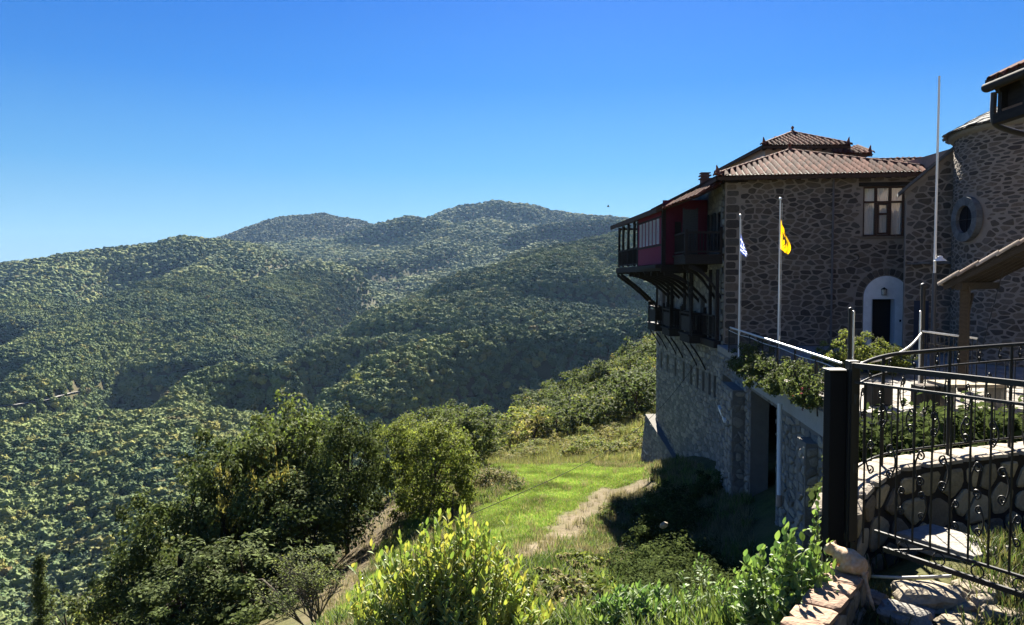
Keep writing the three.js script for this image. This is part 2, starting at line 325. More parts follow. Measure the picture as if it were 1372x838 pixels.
// plate of thickness th, outer face at distance d from the frame's plane
function plateGeo(F, pts, holes, th, d = 0) { return boxUV(new THREE.ExtrudeGeometry(shapeOf(pts, holes), { depth: th, bevelEnabled: false, curveSegments: 16 }).translate(0, 0, d - th).applyMatrix4(F.M)); }
const inPoly = (p, x, y) => { let c = false; for (let i = 0, j = p.length - 1; i < p.length; j = i++) if ((p[i][1] > y) !== (p[j][1] > y) && x < ((p[j][0] - p[i][0]) * (y - p[i][1])) / (p[j][1] - p[i][1]) + p[i][0]) c = !c; return c; };
const polyBox = (p) => [Math.min(...p.map((q) => q[0])), Math.min(...p.map((q) => q[1])), Math.max(...p.map((q) => q[0])), Math.max(...p.map((q) => q[1]))];
// irregular stones as shrunken cells of a jittered, coursed point set
function stoneCells(r, w, h, sw, sh, o = {}) {
  const k = sw / sh, seeds = [], nr = Math.max(1, Math.round(h / sh)), jx = o.jx ?? 0.42, jy = o.jy ?? 0.36;
  for (let j = -1; j <= nr; j++) { const nc = Math.max(1, Math.round(w / (sw * rr(0.8, 1.25, r)))); for (let i = -1; i <= nc; i++) seeds.push([(i + 0.5 + rr(-jx, jx, r) + (j % 2) * 0.5) * w / nc, (j + 0.5 + rr(-jy, jy, r)) * h / nr * k]); }
  const out = [], H = h * k, reach = sw * 3.2;
  for (let a = 0; a < seeds.length; a++) {
    const [sx, sy] = seeds[a]; if (sx < 0 || sx > w || sy < 0 || sy > H) continue;
    let p = [[0, 0], [w, 0], [w, H], [0, H]];
    for (let b = 0; b < seeds.length; b++) {
      if (b === a) continue; const [qx, qy] = seeds[b], dx = qx - sx, dy = qy - sy; if (dx * dx + dy * dy > reach * reach) continue;
      const mx = (sx + qx) / 2, my = (sy + qy) / 2, q = [];
      for (let i = 0; i < p.length; i++) { const c = p[i], e = p[(i + 1) % p.length], fc = (c[0] - mx) * dx + (c[1] - my) * dy, fe = (e[0] - mx) * dx + (e[1] - my) * dy; if (fc <= 0) q.push(c); if (fc * fe < 0) { const t = fc / (fc - fe); q.push([c[0] + (e[0] - c[0]) * t, c[1] + (e[1] - c[1]) * t]); } }
      p = q; if (p.length < 3) break;
    }
    if (p.length >= 3) out.push(p.map(([x, y]) => [x, y / k]));
  }
  return out;
}
// one stone: the cell shrunk by the joint, its corners cut, front bulging
function stoneGeo(cell, map, joint, proud, r, holes = []) {
  let p = cell; const cx = p.reduce((a, q) => a + q[0], 0) / p.length, cy = p.reduce((a, q) => a + q[1], 0) / p.length;
  for (const h of holes) {
    if (inPoly(h, cx, cy)) return null;
    const b = polyBox(h);
    p = p.map(([x, y]) => { if (!inPoly(h, x, y)) return [x, y]; const e = [[x - b[0], 0], [b[2] - x, 1], [y - b[1], 2], [b[3] - y, 3]].sort((m, n) => m[0] - n[0])[0][1]; let t = 0, q = [x, y]; while (t < 1 && inPoly(h, q[0], q[1])) { t += 0.1; q = [x + (cx - x) * t, y + (cy - y) * t]; } return q; });
  }
  let ins = 1e9; for (let i = 0; i < p.length; i++) { const a = p[i], b = p[(i + 1) % p.length], L = Math.hypot(b[0] - a[0], b[1] - a[1]); if (L < 1e-6) continue; ins = Math.min(ins, Math.abs((b[0] - a[0]) * (a[1] - cy) - (a[0] - cx) * (b[1] - a[1])) / L); }
  const f = 1 - Math.min(0.6, (joint * rr(0.6, 1.5, r)) / Math.max(ins, 0.02)); if (ins < 0.03) return null;
  p = p.map(([x, y]) => [cx + (x - cx) * f, cy + (y - cy) * f]);
  const q = []; for (let i = 0; i < p.length; i++) { const a = p[i], b = p[(i + 1) % p.length], L = Math.hypot(b[0] - a[0], b[1] - a[1]); if (L < 0.03) { q.push([(a[0] + b[0]) / 2, (a[1] + b[1]) / 2]); continue; } const c = rr(0.09, 0.22, r); q.push([a[0] + (b[0] - a[0]) * c, a[1] + (b[1] - a[1]) * c], [a[0] + (b[0] - a[0]) * (1 - c), a[1] + (b[1] - a[1]) * (1 - c)]); }
  const n = q.length, pos = [], idx = [], pr = proud * rr(0.5, 1.4, r), put = (s, t, d) => { const v = map(s, t, d); pos.push(v.x, v.y, v.z); };
  for (const [x, y] of q) put(x, y, -0.03);
  for (const [x, y] of q) put(x, y, pr * 0.55);
  for (const [x, y] of q) put(cx + (x - cx) * 0.78, cy + (y - cy) * 0.78, pr * rr(0.85, 1.15, r));
  put(cx, cy, pr * 1.1);
  for (let i = 0; i < n; i++) { const j = (i + 1) % n; idx.push(i, j, n + j, i, n + j, n + i, n + i, n + j, 2 * n + j, n + i, 2 * n + j, 2 * n + i, 2 * n + i, 2 * n + j, 3 * n); }
  const g = new THREE.BufferGeometry(); g.setAttribute('position', new THREE.Float32BufferAttribute(pos, 3)); g.setIndex(idx);
  const e = g.toNonIndexed(); e.computeVertexNormals(); boxUV(e, 1.3); e.userData.area = Math.abs(q.reduce((a, c, i) => a + c[0] * q[(i + 1) % n][1] - q[(i + 1) % n][0] * c[1], 0)) / 2; e.userData.at = [cx, cy];
  return e;
}
// stones of a wall: up to `most` meshes of their own, the others joined as one part
function layStones(parent, geos, mats, r, most = 290, name = 'stone', restName = 'small_stones') {
  geos = geos.filter(Boolean); const order = geos.slice().sort((a, b) => b.userData.area - a.userData.area), own = new Set(order.slice(0, most)), rest = mats.map(() => []);
  for (const g of geos) { const k = Math.floor(r() * mats.length); if (own.has(g)) mesh(name, g, mats[k], parent); else rest[k].push(g); }
  rest.forEach((l, k) => { if (l.length) mesh(restName, merge(l), mats[k], parent).userData.kind = 'stuff'; });
}
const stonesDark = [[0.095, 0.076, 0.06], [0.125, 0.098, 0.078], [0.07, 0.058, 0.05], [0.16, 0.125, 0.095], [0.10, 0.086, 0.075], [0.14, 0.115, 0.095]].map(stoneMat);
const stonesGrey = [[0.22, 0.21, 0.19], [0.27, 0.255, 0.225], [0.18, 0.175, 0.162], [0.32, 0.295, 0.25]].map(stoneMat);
const stonesWarm = [[0.238, 0.203, 0.147], [0.189, 0.161, 0.115], [0.28, 0.241, 0.182], [0.154, 0.133, 0.098]].map(stoneMat);
const stonesLow = [[0.32, 0.265, 0.165], [0.25, 0.21, 0.135], [0.38, 0.315, 0.20], [0.18, 0.15, 0.105]].map(stoneMat);
const mortarM = mat([0.235, 0.19, 0.155], { map: T.plaster, bumpMap: T.stoneBump, bumpScale: 0.015 });
const mortarWarm = mat([0.20, 0.165, 0.13], { map: T.plaster, bumpMap: T.stoneBump, bumpScale: 0.015 });
const mortarGrey = mat([0.16, 0.15, 0.135], { map: T.plaster, bumpMap: T.stoneBump, bumpScale: 0.02 });
const darkWood = woodMat([0.028, 0.023, 0.021]), brownWood = woodMat([0.075, 0.045, 0.032]), greyWood = woodMat([0.036, 0.04, 0.042]);
const tileMats = [[0.165, 0.054, 0.034], [0.115, 0.038, 0.026], [0.225, 0.088, 0.058], [0.085, 0.032, 0.024]].map((c) => mat(c, { map: T.tile, roughness: 0.9, specularIntensity: 0.1 }));
const deckM = mat([0.03, 0.017, 0.014], { map: T.tile });
const slateMats = [[0.14, 0.143, 0.147], [0.182, 0.182, 0.178], [0.105, 0.108, 0.115]].map(stoneMat);
const whiteM = mat([0.72, 0.70, 0.68], { map: T.plaster }), ironM = new THREE.MeshPhysicalMaterial({ color: lin([0.009, 0.009, 0.010]), roughness: 0.5, specularIntensity: 0.6 });
const steelM = mat([0.55, 0.56, 0.57], { roughness: 0.38, metalness: 0.75 }), paleMetal = mat([0.62, 0.62, 0.60], { roughness: 0.45 });
const voidM = mat([0.012, 0.012, 0.013]);
const glassM = new THREE.MeshPhysicalMaterial({ color: 0xffffff, roughness: 0.04, transmission: 1, thickness: 0, ior: 1.5 });
// barrel tile: half pipe lying along z, lower end at +z, with a rim of real thickness
const barrel = (() => {
  const make = (len, r0, r1) => {
    const n = 6, pos = [], idx = [], ring = (z, rad) => { for (let i = 0; i <= n; i++) { const a = Math.PI * i / n; pos.push(Math.cos(a) * rad, Math.sin(a) * rad * 0.9, z); } };
    ring(len / 2, r0); ring(-len / 2, r1); ring(len / 2, r0 * 0.78);
    for (let i = 0; i < n; i++) { idx.push(i, i + 1, n + 1 + i, i + 1, n + 2 + i, n + 1 + i); idx.push(i, 2 * n + 2 + i, i + 1, i + 1, 2 * n + 2 + i, 2 * n + 3 + i); }
    for (let i = 0; i < n; i++) idx.push(i + n + 1, i + n + 2, 2 * n + 2 + i, 2 * n + 2 + i, i + n + 2, 2 * n + 3 + i);
    const g = new THREE.BufferGeometry(); g.setAttribute('position', new THREE.Float32BufferAttribute(pos, 3)); g.setIndex(idx); const e = g.toNonIndexed(); e.computeVertexNormals(); return boxUV(e, 2);
  };
  return { tile: make(0.56, 0.112, 0.088), ridge: make(0.46, 0.15, 0.12) };
})();
// a roof plane: pts[0] -> pts[1] is the eave, left to right seen from outside
function roofFacet(parent, pts, r, o = {}) {
  const P = pts.map((p) => (p.isVector3 ? p : V(...p))), e = P[1].clone().sub(P[0]), L = e.length(); e.normalize();
  let n = new THREE.Vector3(); for (let i = 0; i < P.length; i++) n.add(new THREE.Vector3().crossVectors(P[i], P[(i + 1) % P.length])); n.normalize(); if (n.y < 0) n.negate();
  const up = new THREE.Vector3().crossVectors(n, e).normalize(); if (up.y < 0) up.negate();
  const loc = P.map((p) => { const q = p.clone().sub(P[0]); return [q.dot(e), q.dot(up)]; });
  const M = new THREE.Matrix4().makeBasis(e, up, new THREE.Vector3().crossVectors(e, up)).setPosition(P[0]);
  mesh('roof_deck', boxUV(new THREE.ExtrudeGeometry(shapeOf(loc), { depth: 0.1, bevelEnabled: false }).translate(0, 0, -0.1).applyMatrix4(M)), o.deck ?? deckM, parent);
  if (o.bare) return;
  const sp = o.sp ?? 0.29, ex = o.ex ?? 0.47, B = new THREE.Matrix4(), tilt = new THREE.Matrix4().makeRotationX(0.15), X = e, Z = up.clone().negate(), Y = new THREE.Vector3().crossVectors(Z, X), rest = tileMats.map(() => []);
  let made = 0; const [, , , top] = polyBox(loc);
  for (let j = 0; j * ex < top; j++) for (let i = 0; (i + 0.5) * sp < L + 4; i++) for (const sgn of [1]) {
    const s = (i + 0.5) * sp, t = j * ex + 0.2; if (!inPoly(loc, s, t)) continue;
    if (o.rows && j >= o.rows) continue;
    const p = P[0].clone().addScaledVector(e, s + rr(-0.012, 0.012, r)).addScaledVector(up, t + rr(-0.015, 0.015, r)).addScaledVector(Y, 0.015);
    B.makeBasis(X, Y, Z).setPosition(p).multiply(tilt); const k = Math.floor(r() * tileMats.length);
    if (!o.stuff && made < (o.most ?? 290)) { const m = mesh('tile', barrel.tile, tileMats[k], parent); m.applyMatrix4(B); made++; } else rest[k].push(barrel.tile.clone().applyMatrix4(B));
  }
  rest.forEach((l, k) => { if (l.length) mesh('roof_tiles', merge(l), tileMats[k], parent).userData.kind = 'stuff'; });
}
function ridgeLine(parent, a, b, r, step = 0.4) {
  const A = a.isVector3 ? a : V(...a), Bv = b.isVector3 ? b : V(...b), d = Bv.clone().sub(A), L = d.length(); d.normalize();
  const X = new THREE.Vector3().crossVectors(UPV, d).normalize(), Y = new THREE.Vector3().crossVectors(d, X), M = new THREE.Matrix4(), tl = new THREE.Matrix4().makeRotationX(0.1);
  // tiles overlap downhill: their open end looks to the lower point A
  for (let t = 0.2; t < L; t += step) { M.makeBasis(X.clone().negate(), Y, d.clone().negate()).setPosition(A.clone().addScaledVector(d, t).addScaledVector(Y, 0.02)).multiply(tl); mesh('ridge_tile', barrel.ridge, tileMats[Math.floor(r() * 4)], parent).applyMatrix4(M); }
}
const finialGeo = boxUV(new THREE.LatheGeometry([[0, 0], [0.11, 0], [0.12, 0.06], [0.05, 0.1], [0.045, 0.16], [0.09, 0.2], [0.09, 0.26], [0.03, 0.34], [0, 0.36]].map(([x, y]) => new THREE.Vector2(x, y)), 10));
const hornGeo = (() => { const g = new THREE.CylinderGeometry(0.02, 0.14, 0.42, 7, 4), p = g.attributes.position; g.translate(0, 0.2, 0); for (let i = 0; i < p.count; i++) p.setX(i, p.getX(i) - 0.35 * p.getY(i) ** 2); g.computeVertexNormals(); return boxUV(g); })();
// ================================================================ courtyard
const YC = -2.8;
{
  const r = rngOf(33);
  const plan = [[8.9, 33.2], [7.95, 25], [7.1, 16.3], [13, 15.6], [26, 15.6], [26, 34], [17.4, 32]];
  const g = boxUV(new THREE.ExtrudeGeometry(shapeOf(plan.map(([x, D]) => [x, D])), { depth: 0.25, bevelEnabled: false }).rotateX(-Math.PI / 2).translate(0, YC - 0.27, 0));
  const court = mesh('courtyard', g, mat([0.26, 0.24, 0.215], { map: T.plaster, bumpMap: T.stoneBump, bumpScale: 0.02 }));
  tag(court, 'paved monastery courtyard terrace of pale flagstones', 'courtyard', null, 'structure');
  const map = (s, t, d) => V(8.2 + s, YC - 0.02 + d, 16.2 + t), geos = stoneCells(r, 9.5, 8.5, 0.75, 0.6).map((c) => stoneGeo(c, (s, t, d) => map(s, t, d), 0.02, 0.018, r)).filter(Boolean);
  layStones(court, geos, [[0.27, 0.25, 0.22], [0.23, 0.21, 0.19], [0.30, 0.28, 0.25]].map(stoneMat), r, 200, 'flagstone', 'flagstones');
}
console.log('courtyard');
// ================================================================ the stone house with the overhanging upper storey
const FA = frame([9.2, 33.3], [17.4, 32.0], YC);          // front, towards the courtyard
const FL = frame([9.05, 48.0], [9.2, 33.3], -13);         // flank above the valley
{
  const r = rngOf(41);
  const house = thing('stone_house', 'stone monastery house with tiled hip roof, overhanging crimson storey and white arched door', 'house');
  const wallH = 7.1;
  const win = rectPts(FA.hit(1156, 317)[0], FA.hit(1156, 317)[1], FA.hit(1214, 249)[0], FA.hit(1214, 249)[1]);
  const sd0 = FA.hit(1156.5, 440)[0], sd1 = FA.hit(1217.5, 440)[0], rad = (sd1 - sd0) / 2, sc = (sd0 + sd1) / 2, spring = FA.hit(1186, 370)[1] - rad;
  const dw0 = FA.hit(1167, 440)[0], dw1 = FA.hit(1199, 440)[0], dtop = FA.hit(1180, 401)[1];
  const door = rectPts(dw0, 0, dw1, dtop);
  const front = mesh('front_wall', plateGeo(FA, rectPts(0, 0, FA.L, wallH), [rectPts(dw0, 0.002, dw1, dtop), win], 0.55, 0), mortarM, house);
  const quoinsW = 0.62;
  const archOut = archPts(sc - rad - 0.36, sc + rad + 0.36, -0.1, spring, 18);
  const winPad = rectPts(win[0][0] - 0.06, win[0][1] - 0.16, win[2][0] + 0.06, win[2][1] + 0.12);
  const cells = stoneCells(r, FA.L, wallH, 0.42, 0.215, { jx: 0.47, jy: 0.47 }).filter((c) => c.reduce((a, q) => a + q[0], 0) / c.length > quoinsW);
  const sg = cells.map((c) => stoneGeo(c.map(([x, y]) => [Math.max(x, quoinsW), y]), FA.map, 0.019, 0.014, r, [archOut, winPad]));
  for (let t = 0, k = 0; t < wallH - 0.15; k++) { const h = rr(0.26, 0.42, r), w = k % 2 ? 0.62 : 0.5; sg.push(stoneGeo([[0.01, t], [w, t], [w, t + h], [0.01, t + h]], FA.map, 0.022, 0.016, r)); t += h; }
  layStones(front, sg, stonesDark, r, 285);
  // voussoirs round the white door surround
  for (let i = 0; i < 15; i++) { const a0 = Math.PI * i / 15, a1 = Math.PI * (i + 1) / 15, R0 = rad + 0.03, R1 = rad + 0.34; const c = [[sc + R0 * Math.cos(a0), spring + R0 * Math.sin(a0)], [sc + R1 * Math.cos(a0), spring + R1 * Math.sin(a0)], [sc + R1 * Math.cos(a1), spring + R1 * Math.sin(a1)], [sc + R0 * Math.cos(a1), spring + R0 * Math.sin(a1)]]; const g = stoneGeo(c, FA.map, 0.012, 0.02, r); if (g) mesh('arch_stone', g, stonesDark[i % 4], house); }
  for (const side of [-1, 1]) for (let t = 0; t < spring - 0.1;) { const h = rr(0.26, 0.4, r), s0 = side < 0 ? sd0 - 0.36 : sd1 + 0.02; const g = stoneGeo([[s0, t], [s0 + 0.34, t], [s0 + 0.34, t + h], [s0, t + h]], FA.map, 0.015, 0.02, r); if (g) mesh('jamb_stone', g, stonesDark[Math.floor(r() * 5)], house); t += h; }
  const surr = mesh('door_surround', plateGeo(FA, archPts(sd0, sd1, 0, spring, 24), [rectPts(dw0, 0.001, dw1, dtop)], 0.05, 0.035), whiteM, house);
  surr.userData.label = 'white plastered arch round the doorway';
  mesh('door_jamb', merge([plateGeo(FA, rectPts(dw0 - 0.001, 0, dw0 + 0.05, dtop), [], 0.5, 0.0), plateGeo(FA, rectPts(dw1 - 0.05, 0, dw1 + 0.001, dtop), [], 0.5, 0.0)]), mat([0.4, 0.4, 0.42]), house);
  mesh('door_leaf', plateGeo(FA, rectPts(dw0 + 0.05, 0.02, dw1 - 0.05, dtop - 0.02), [], 0.06, -0.42), mat([0.02, 0.018, 0.018]), house);
  const bell = FA.map(...FA.hit(1206, 430), 0.05); mesh('door_bell', bx(0.07, 0.1, 0.03, bell.x, bell.y, bell.z), darkWood, house);
  // lantern
  const lp = FA.map(...FA.hit(1183.5, 391), 0.14), lan = mesh('wall_lantern', merge([bx(0.03, 0.03, 0.14, lp.x, lp.y + 0.12, lp.z - 0.06), new THREE.ConeGeometry(0.14, 0.1, 6).translate(lp.x, lp.y + 0.14, lp.z), new THREE.CylinderGeometry(0.12, 0.09, 0.02, 6).translate(lp.x, lp.y - 0.14, lp.z), ...[0, 1, 2, 3, 4, 5].map((k) => rod(new THREE.Vector3(lp.x + 0.11 * Math.cos(k * 1.047), lp.y + 0.1, lp.z + 0.11 * Math.sin(k * 1.047)), new THREE.Vector3(lp.x + 0.09 * Math.cos(k * 1.047), lp.y - 0.13, lp.z + 0.09 * Math.sin(k * 1.047)), 0.009, 0.009, 4))]), ironM, house);
  mesh('lantern_glass', boxUV(new THREE.CylinderGeometry(0.095, 0.08, 0.2, 6).translate(lp.x, lp.y - 0.02, lp.z)), mat([0.5, 0.48, 0.4], { roughness: 0.3 }), lan);
  // window: frame, mullions, transom, six panes, curtain
  const [w0, t0] = win[0], [w1, t1] = win[2], tt = t1 - (t1 - t0) * 0.31, m1 = w0 + (w1 - w0) * 0.32, m2 = w0 + (w1 - w0) * 0.66, d = -0.1;
  const wf = mesh('window', plateGeo(FA, rectPts(w0, t0, w1, t1), [rectPts(w0 + 0.08, t0 + 0.08, m1 - 0.05, tt - 0.04), rectPts(m1 + 0.05, t0 + 0.08, m2 - 0.05, tt - 0.04), rectPts(m2 + 0.05, t0 + 0.08, w1 - 0.08, tt - 0.04), rectPts(w0 + 0.08, tt + 0.04, m1 - 0.05, t1 - 0.07), rectPts(m1 + 0.05, tt + 0.04, m2 - 0.05, t1 - 0.07), rectPts(m2 + 0.05, tt + 0.04, w1 - 0.08, t1 - 0.07)], 0.1, d), brownWood, house);
  for (const [a, b, c, e] of [[w0 + 0.06, t0 + 0.06, m1 - 0.03, tt - 0.02], [m1 + 0.03, t0 + 0.06, m2 - 0.03, tt - 0.02], [m2 + 0.03, t0 + 0.06, w1 - 0.06, tt - 0.02], [w0 + 0.06, tt + 0.02, m1 - 0.03, t1 - 0.05], [m1 + 0.03, tt + 0.02, m2 - 0.03, t1 - 0.05], [m2 + 0.03, tt + 0.02, w1 - 0.06, t1 - 0.05]]) mesh('pane', plateGeo(FA, rectPts(a, b, c, e), [], 0.006, d - 0.05), glassM, wf);
  mesh('casement_frame', plateGeo(FA, rectPts(m1 + 0.06, t0 + 0.09, m2 - 0.06, tt - 0.05), [rectPts(m1 + 0.13, t0 + 0.16, m2 - 0.13, t0 + (tt - t0) * 0.62), rectPts(m1 + 0.13, t0 + (tt - t0) * 0.68, m2 - 0.13, tt - 0.12)], 0.04, d + 0.02), brownWood, wf);
  { // curtain in folds
    const n = 60, pos = [], idx = []; for (let i = 0; i <= n; i++) { const s = lerp(w0 + 0.03, w1 - 0.03, i / n), dd = -0.28 + 0.025 * Math.sin(i * 1.9) + 0.012 * Math.sin(i * 0.7); for (const t of [t0 + 0.02, t1 - 0.02]) { const v = FA.map(s, t, dd); pos.push(v.x, v.y, v.z); } if (i) idx.push(2 * i - 2, 2 * i, 2 * i - 1, 2 * i - 1, 2 * i, 2 * i + 1); }
    const g = new THREE.BufferGeometry(); g.setAttribute('position', new THREE.Float32BufferAttribute(pos, 3)); g.setIndex(idx); g.computeVertexNormals(); boxUV(g);
    mesh('curtain', g, mat([0.62, 0.58, 0.52], { map: T.plaster, side: THREE.DoubleSide }), wf);
  }
  mesh('window_lintel', plateGeo(FA, rectPts(w0 - 0.18, t1 + 0.002, w1 + 0.18, t1 + 0.16), [], 0.2, 0.06), darkWood, house);
  mesh('window_sill', plateGeo(FA, rectPts(w0 - 0.1, t0 - 0.1, w1 + 0.1, t0 - 0.002), [], 0.25, 0.07), stonesDark[3], house);
  const dp = FA.hit(1114, 400)[0]; mesh('downpipe', rod(FA.map(dp, 0.1, 0.09), FA.map(dp, wallH + 0.1, 0.09), 0.045, 0.045, 8), mat([0.10, 0.085, 0.085], { roughness: 0.6 }), house);
  { const q = FA.hit(1146, 345), pts = []; for (let i = 0; i <= 20; i++) { const a = -2.2 + i / 20 * 4.4; pts.push(FA.map(q[0] + 0.17 * Math.cos(a) * (1 - i / 60), q[1] + 0.13 * Math.sin(a), 0.05)); } mesh('iron_wall_tie', tube(pts, 0.02, 30), ironM, house); }
  // flank: mortar wall with slit windows and the doors of the lower gallery
  const H = 17.2, tOf = (y) => y + 13;
  const slits = [34.6, 35.5, 36.6, 37.7, 39.0, 40.6, 42.6, 44.6, 46.4].map((D, i) => { const s = 48 - D; return rectPts(s - 0.22, tOf(-5.35), s + 0.22, tOf(-4.35)); });
  const doors = [34.4, 36.9, 39.4, 43.4, 45.9].map((D) => rectPts(48 - D - 0.4, tOf(-2.85), 48 - D + 0.4, tOf(-0.75)));
  const upWin = [34.3, 35.4].map((D) => rectPts(48 - D - 0.3, tOf(1.3), 48 - D + 0.3, tOf(3.0)));
  const holes = [...slits, ...doors, ...upWin];
  const flank = mesh('flank_wall', plateGeo(FL, rectPts(0, 0, FL.L - 0.57, H), holes, 0.6, 0), mortarGrey, house);
  const fg = [...stoneCells(r, FL.L - 0.1, 10, 0.5, 0.23).map((c) => stoneGeo(c, FL.map, 0.018, 0.035, r, holes)), ...stoneCells(r, FL.L - 0.1, 7.1, 0.5, 0.3).map((c) => stoneGeo(c.map(([x, y]) => [x, y + 10]), FL.map, 0.028, 0.02, r, holes))];
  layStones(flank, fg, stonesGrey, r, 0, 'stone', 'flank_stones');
  for (const h of slits) mesh('slit_window', plateGeo(FL, h, [rectPts(h[0][0] + 0.06, h[0][1] + 0.06, h[2][0] - 0.06, h[2][1] - 0.06)], 0.1, -0.12), darkWood, house);
  for (const h of doors) mesh('gallery_door', plateGeo(FL, h, [], 0.06, -0.2), greyWood, house);
  for (const h of upWin) { const w = mesh('side_window', plateGeo(FL, h, [rectPts(h[0][0] + 0.07, h[0][1] + 0.07, h[2][0] - 0.07, h[2][1] - 0.07)], 0.1, -0.05), darkWood, house); mesh('pane', plateGeo(FL, h, [], 0.006, -0.1), glassM, w); mesh('shutter', merge([plateGeo(FL, rectPts(h[0][0] - 0.42, h[0][1], h[0][0] - 0.02, h[2][1]), [], 0.05, 0.09)]), greyWood, house); }
  // hidden sides close the block
  mesh('back_wall', merge([bx(8.6, 16.5, 0.5, 13.6, -4.4, -47.9), bx(0.5, 16.5, 15, 17.6, -4.4, -40.2)]), mortarGrey, house);
  mesh('inner_floor', merge([bx(8, 0.2, 14, 13.3, -2.95, -40.6), bx(8, 0.2, 14, 13.3, 0.6, -40.6)]), darkWood, house);
  // battered base
  { const F2 = frame([8.6, 48.9], [9.0, 41.5], -13.5), bg = []; const pt = (s, t, dd) => F2.map(s, t, dd); const pos = [pt(0, 0, 0.9), pt(F2.L, 0, 0.25), pt(F2.L, 3.6, 0.02), pt(0, 4.6, 0.05)];
    const wedge = new THREE.ExtrudeGeometry(shapeOf([[0, 0], [F2.L, 0], [F2.L, 3.7], [0, 4.9]]), { depth: 1.2, bevelEnabled: false }); const wp = wedge.attributes.position; for (let i = 0; i < wp.count; i++) { const z = wp.getZ(i); if (z > 0.6) wp.setZ(i, 1.2 + 0.45 * (1 - wp.getY(i) / 5)); } wedge.translate(0, 0, -1.15); wedge.computeVertexNormals(); wedge.applyMatrix4(F2.M);
    const but = mesh('battered_base', boxUV(wedge), mortarGrey, house); layStones(but, stoneCells(r, F2.L, 4.6, 0.45, 0.24).map((c) => { const cy = c.reduce((a, q) => a + q[1], 0) / c.length, cx = c.reduce((a, q) => a + q[0], 0) / c.length; return cy > 4.8 - cx * 0.17 ? null : stoneGeo(c, (s, t, dd) => F2.map(s, t, dd + 0.05 + 0.45 * (1 - t / 5)), 0.02, 0.03, r); }), stonesGrey, r, 0, 'stone', 'base_stones'); }
  // ---------------------------------------------------------------- roof
  const EL = FA.map(-0.45, wallH + 0.12, 0.5), ER = FA.map(FA.L + 0.35, wallH + 0.12, 0.5), AP = atV(1058, 203, 37.6), BK = AP.clone().add(new THREE.Vector3(0.3, 0, -6.5));
  const roof = mesh('roof', boxUV(new THREE.BoxGeometry(8.6, 0.08, 14.5).translate(13.4, 4.22, -40.4)), darkWood, house);
  roofFacet(roof, [EL, ER, AP], r);
  const LB = V(8.7, 4.42, 48.4), RB = V(18, 4.42, 47.6);
  roofFacet(roof, [LB, EL, AP, BK], r, { bare: true }); roofFacet(roof, [ER, RB, BK, AP], r, { bare: true }); roofFacet(roof, [RB, LB, BK], r, { bare: true });
  ridgeLine(roof, EL, AP, r); ridgeLine(roof, ER, AP, r); ridgeLine(roof, AP, BK, r);
  mesh('finial', finialGeo, tileMats[2], roof, AP.clone().add(new THREE.Vector3(0, 0.1, 0))); const hn = mesh('corner_horn', hornGeo, tileMats[2], roof, EL.clone().add(new THREE.Vector3(0.1, 0.05, -0.1)));
  // the lower skirt of roof over the overhang
  const S0 = V(6.72, 3.36, 35.9), S1 = V(6.18, 3.36, 48.4), S2 = V(8.72, 4.12, 48.4), S3 = V(8.72, 4.12, 35.9);
  roofFacet(roof, [S1, S0, S3, S2], r, { bare: true, deck: darkWood });
  mesh('fascia', merge([beamGeo(V(6.74, 3.22, 35.9), V(6.2, 3.22, 48.4), 0.06, 0.2), beamGeo(V(6.74, 3.24, 35.92), V(8.72, 3.98, 35.92), 0.06, 0.2), beamGeo(EL.clone().add(new THREE.Vector3(0.06, -0.13, 0.0)), ER.clone().add(new THREE.Vector3(0, -0.13, 0)), 0.05, 0.14), beamGeo(EL.clone().add(new THREE.Vector3(0.05, -0.13, -0.1)), V(8.75, 4.2, 36), 0.05, 0.16)]), brownWood, roof);
  for (let i = 0; i <= 14; i++) { const s = i / 14 * FA.L; mesh('rafter_end', beamGeo(FA.map(s, wallH + 0.02, 0.0), FA.map(s, wallH - 0.05, 0.46), 0.1, 0.13), darkWood, roof); }
  for (let D = 36.3; D < 48; D += 0.85) mesh('rafter', beamGeo(V(lerp(6.8, 6.3, (D - 36) / 12), 3.2, D), V(8.8, 3.98, D), 0.09, 0.12), darkWood, roof);
  const cp = atV(944.5, 246, 41); const chim = mesh('chimney', merge([bx(0.42, 1.0, 0.42, cp.x, cp.y - 0.3, cp.z), bx(0.56, 0.06, 0.56, cp.x, cp.y + 0.24, cp.z), bx(0.36, 0.1, 0.36, cp.x, cp.y + 0.32, cp.z), bx(0.56, 0.06, 0.56, cp.x, cp.y + 0.4, cp.z), bx(0.36, 0.08, 0.36, cp.x, cp.y + 0.47, cp.z), bx(0.5, 0.05, 0.5, cp.x, cp.y + 0.535, cp.z)]), mat([0.20, 0.12, 0.10], { map: T.stone }), house);
  // ---------------------------------------------------------------- overhanging storey
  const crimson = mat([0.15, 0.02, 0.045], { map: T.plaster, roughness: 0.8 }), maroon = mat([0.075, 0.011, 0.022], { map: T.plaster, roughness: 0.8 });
  const xo = (D) => 7.03 - 0.042 * (D - 36), FO = frame([xo(47.6), 47.6], [xo(36), 36], 0.75), sO = (D) => 47.6 - D;
  const oh = mesh('overhang_floor', merge([plateGeo(frame([xo(47.6), 47.6], [xo(36), 36], 0.42), rectPts(-0.15, 0, FO.L + 0.1, 0.3), [], 0.2, 0.08), bx(2.6, 0.16, 11.7, 8.0, 0.62, -41.8), ...[36.1, 38, 39.9, 41.8, 43.7, 45.6, 47.4].map((D) => beamGeo(V(xo(D) - 0.05, 0.44, D), V(9.2, 0.44, D), 0.18, 0.2))]), darkWood, house);
  const Dp = 41.6, wins = [];
  const c0 = sO(Dp), c1 = FO.L, ww = (c1 - c0 - 0.9) / 6;
  for (let i = 0; i < 6; i++) { const a = c0 + 0.45 + i * ww; wins.push(rectPts(a + 0.23, 0.98, a + ww - 0.23, 2.12)); }
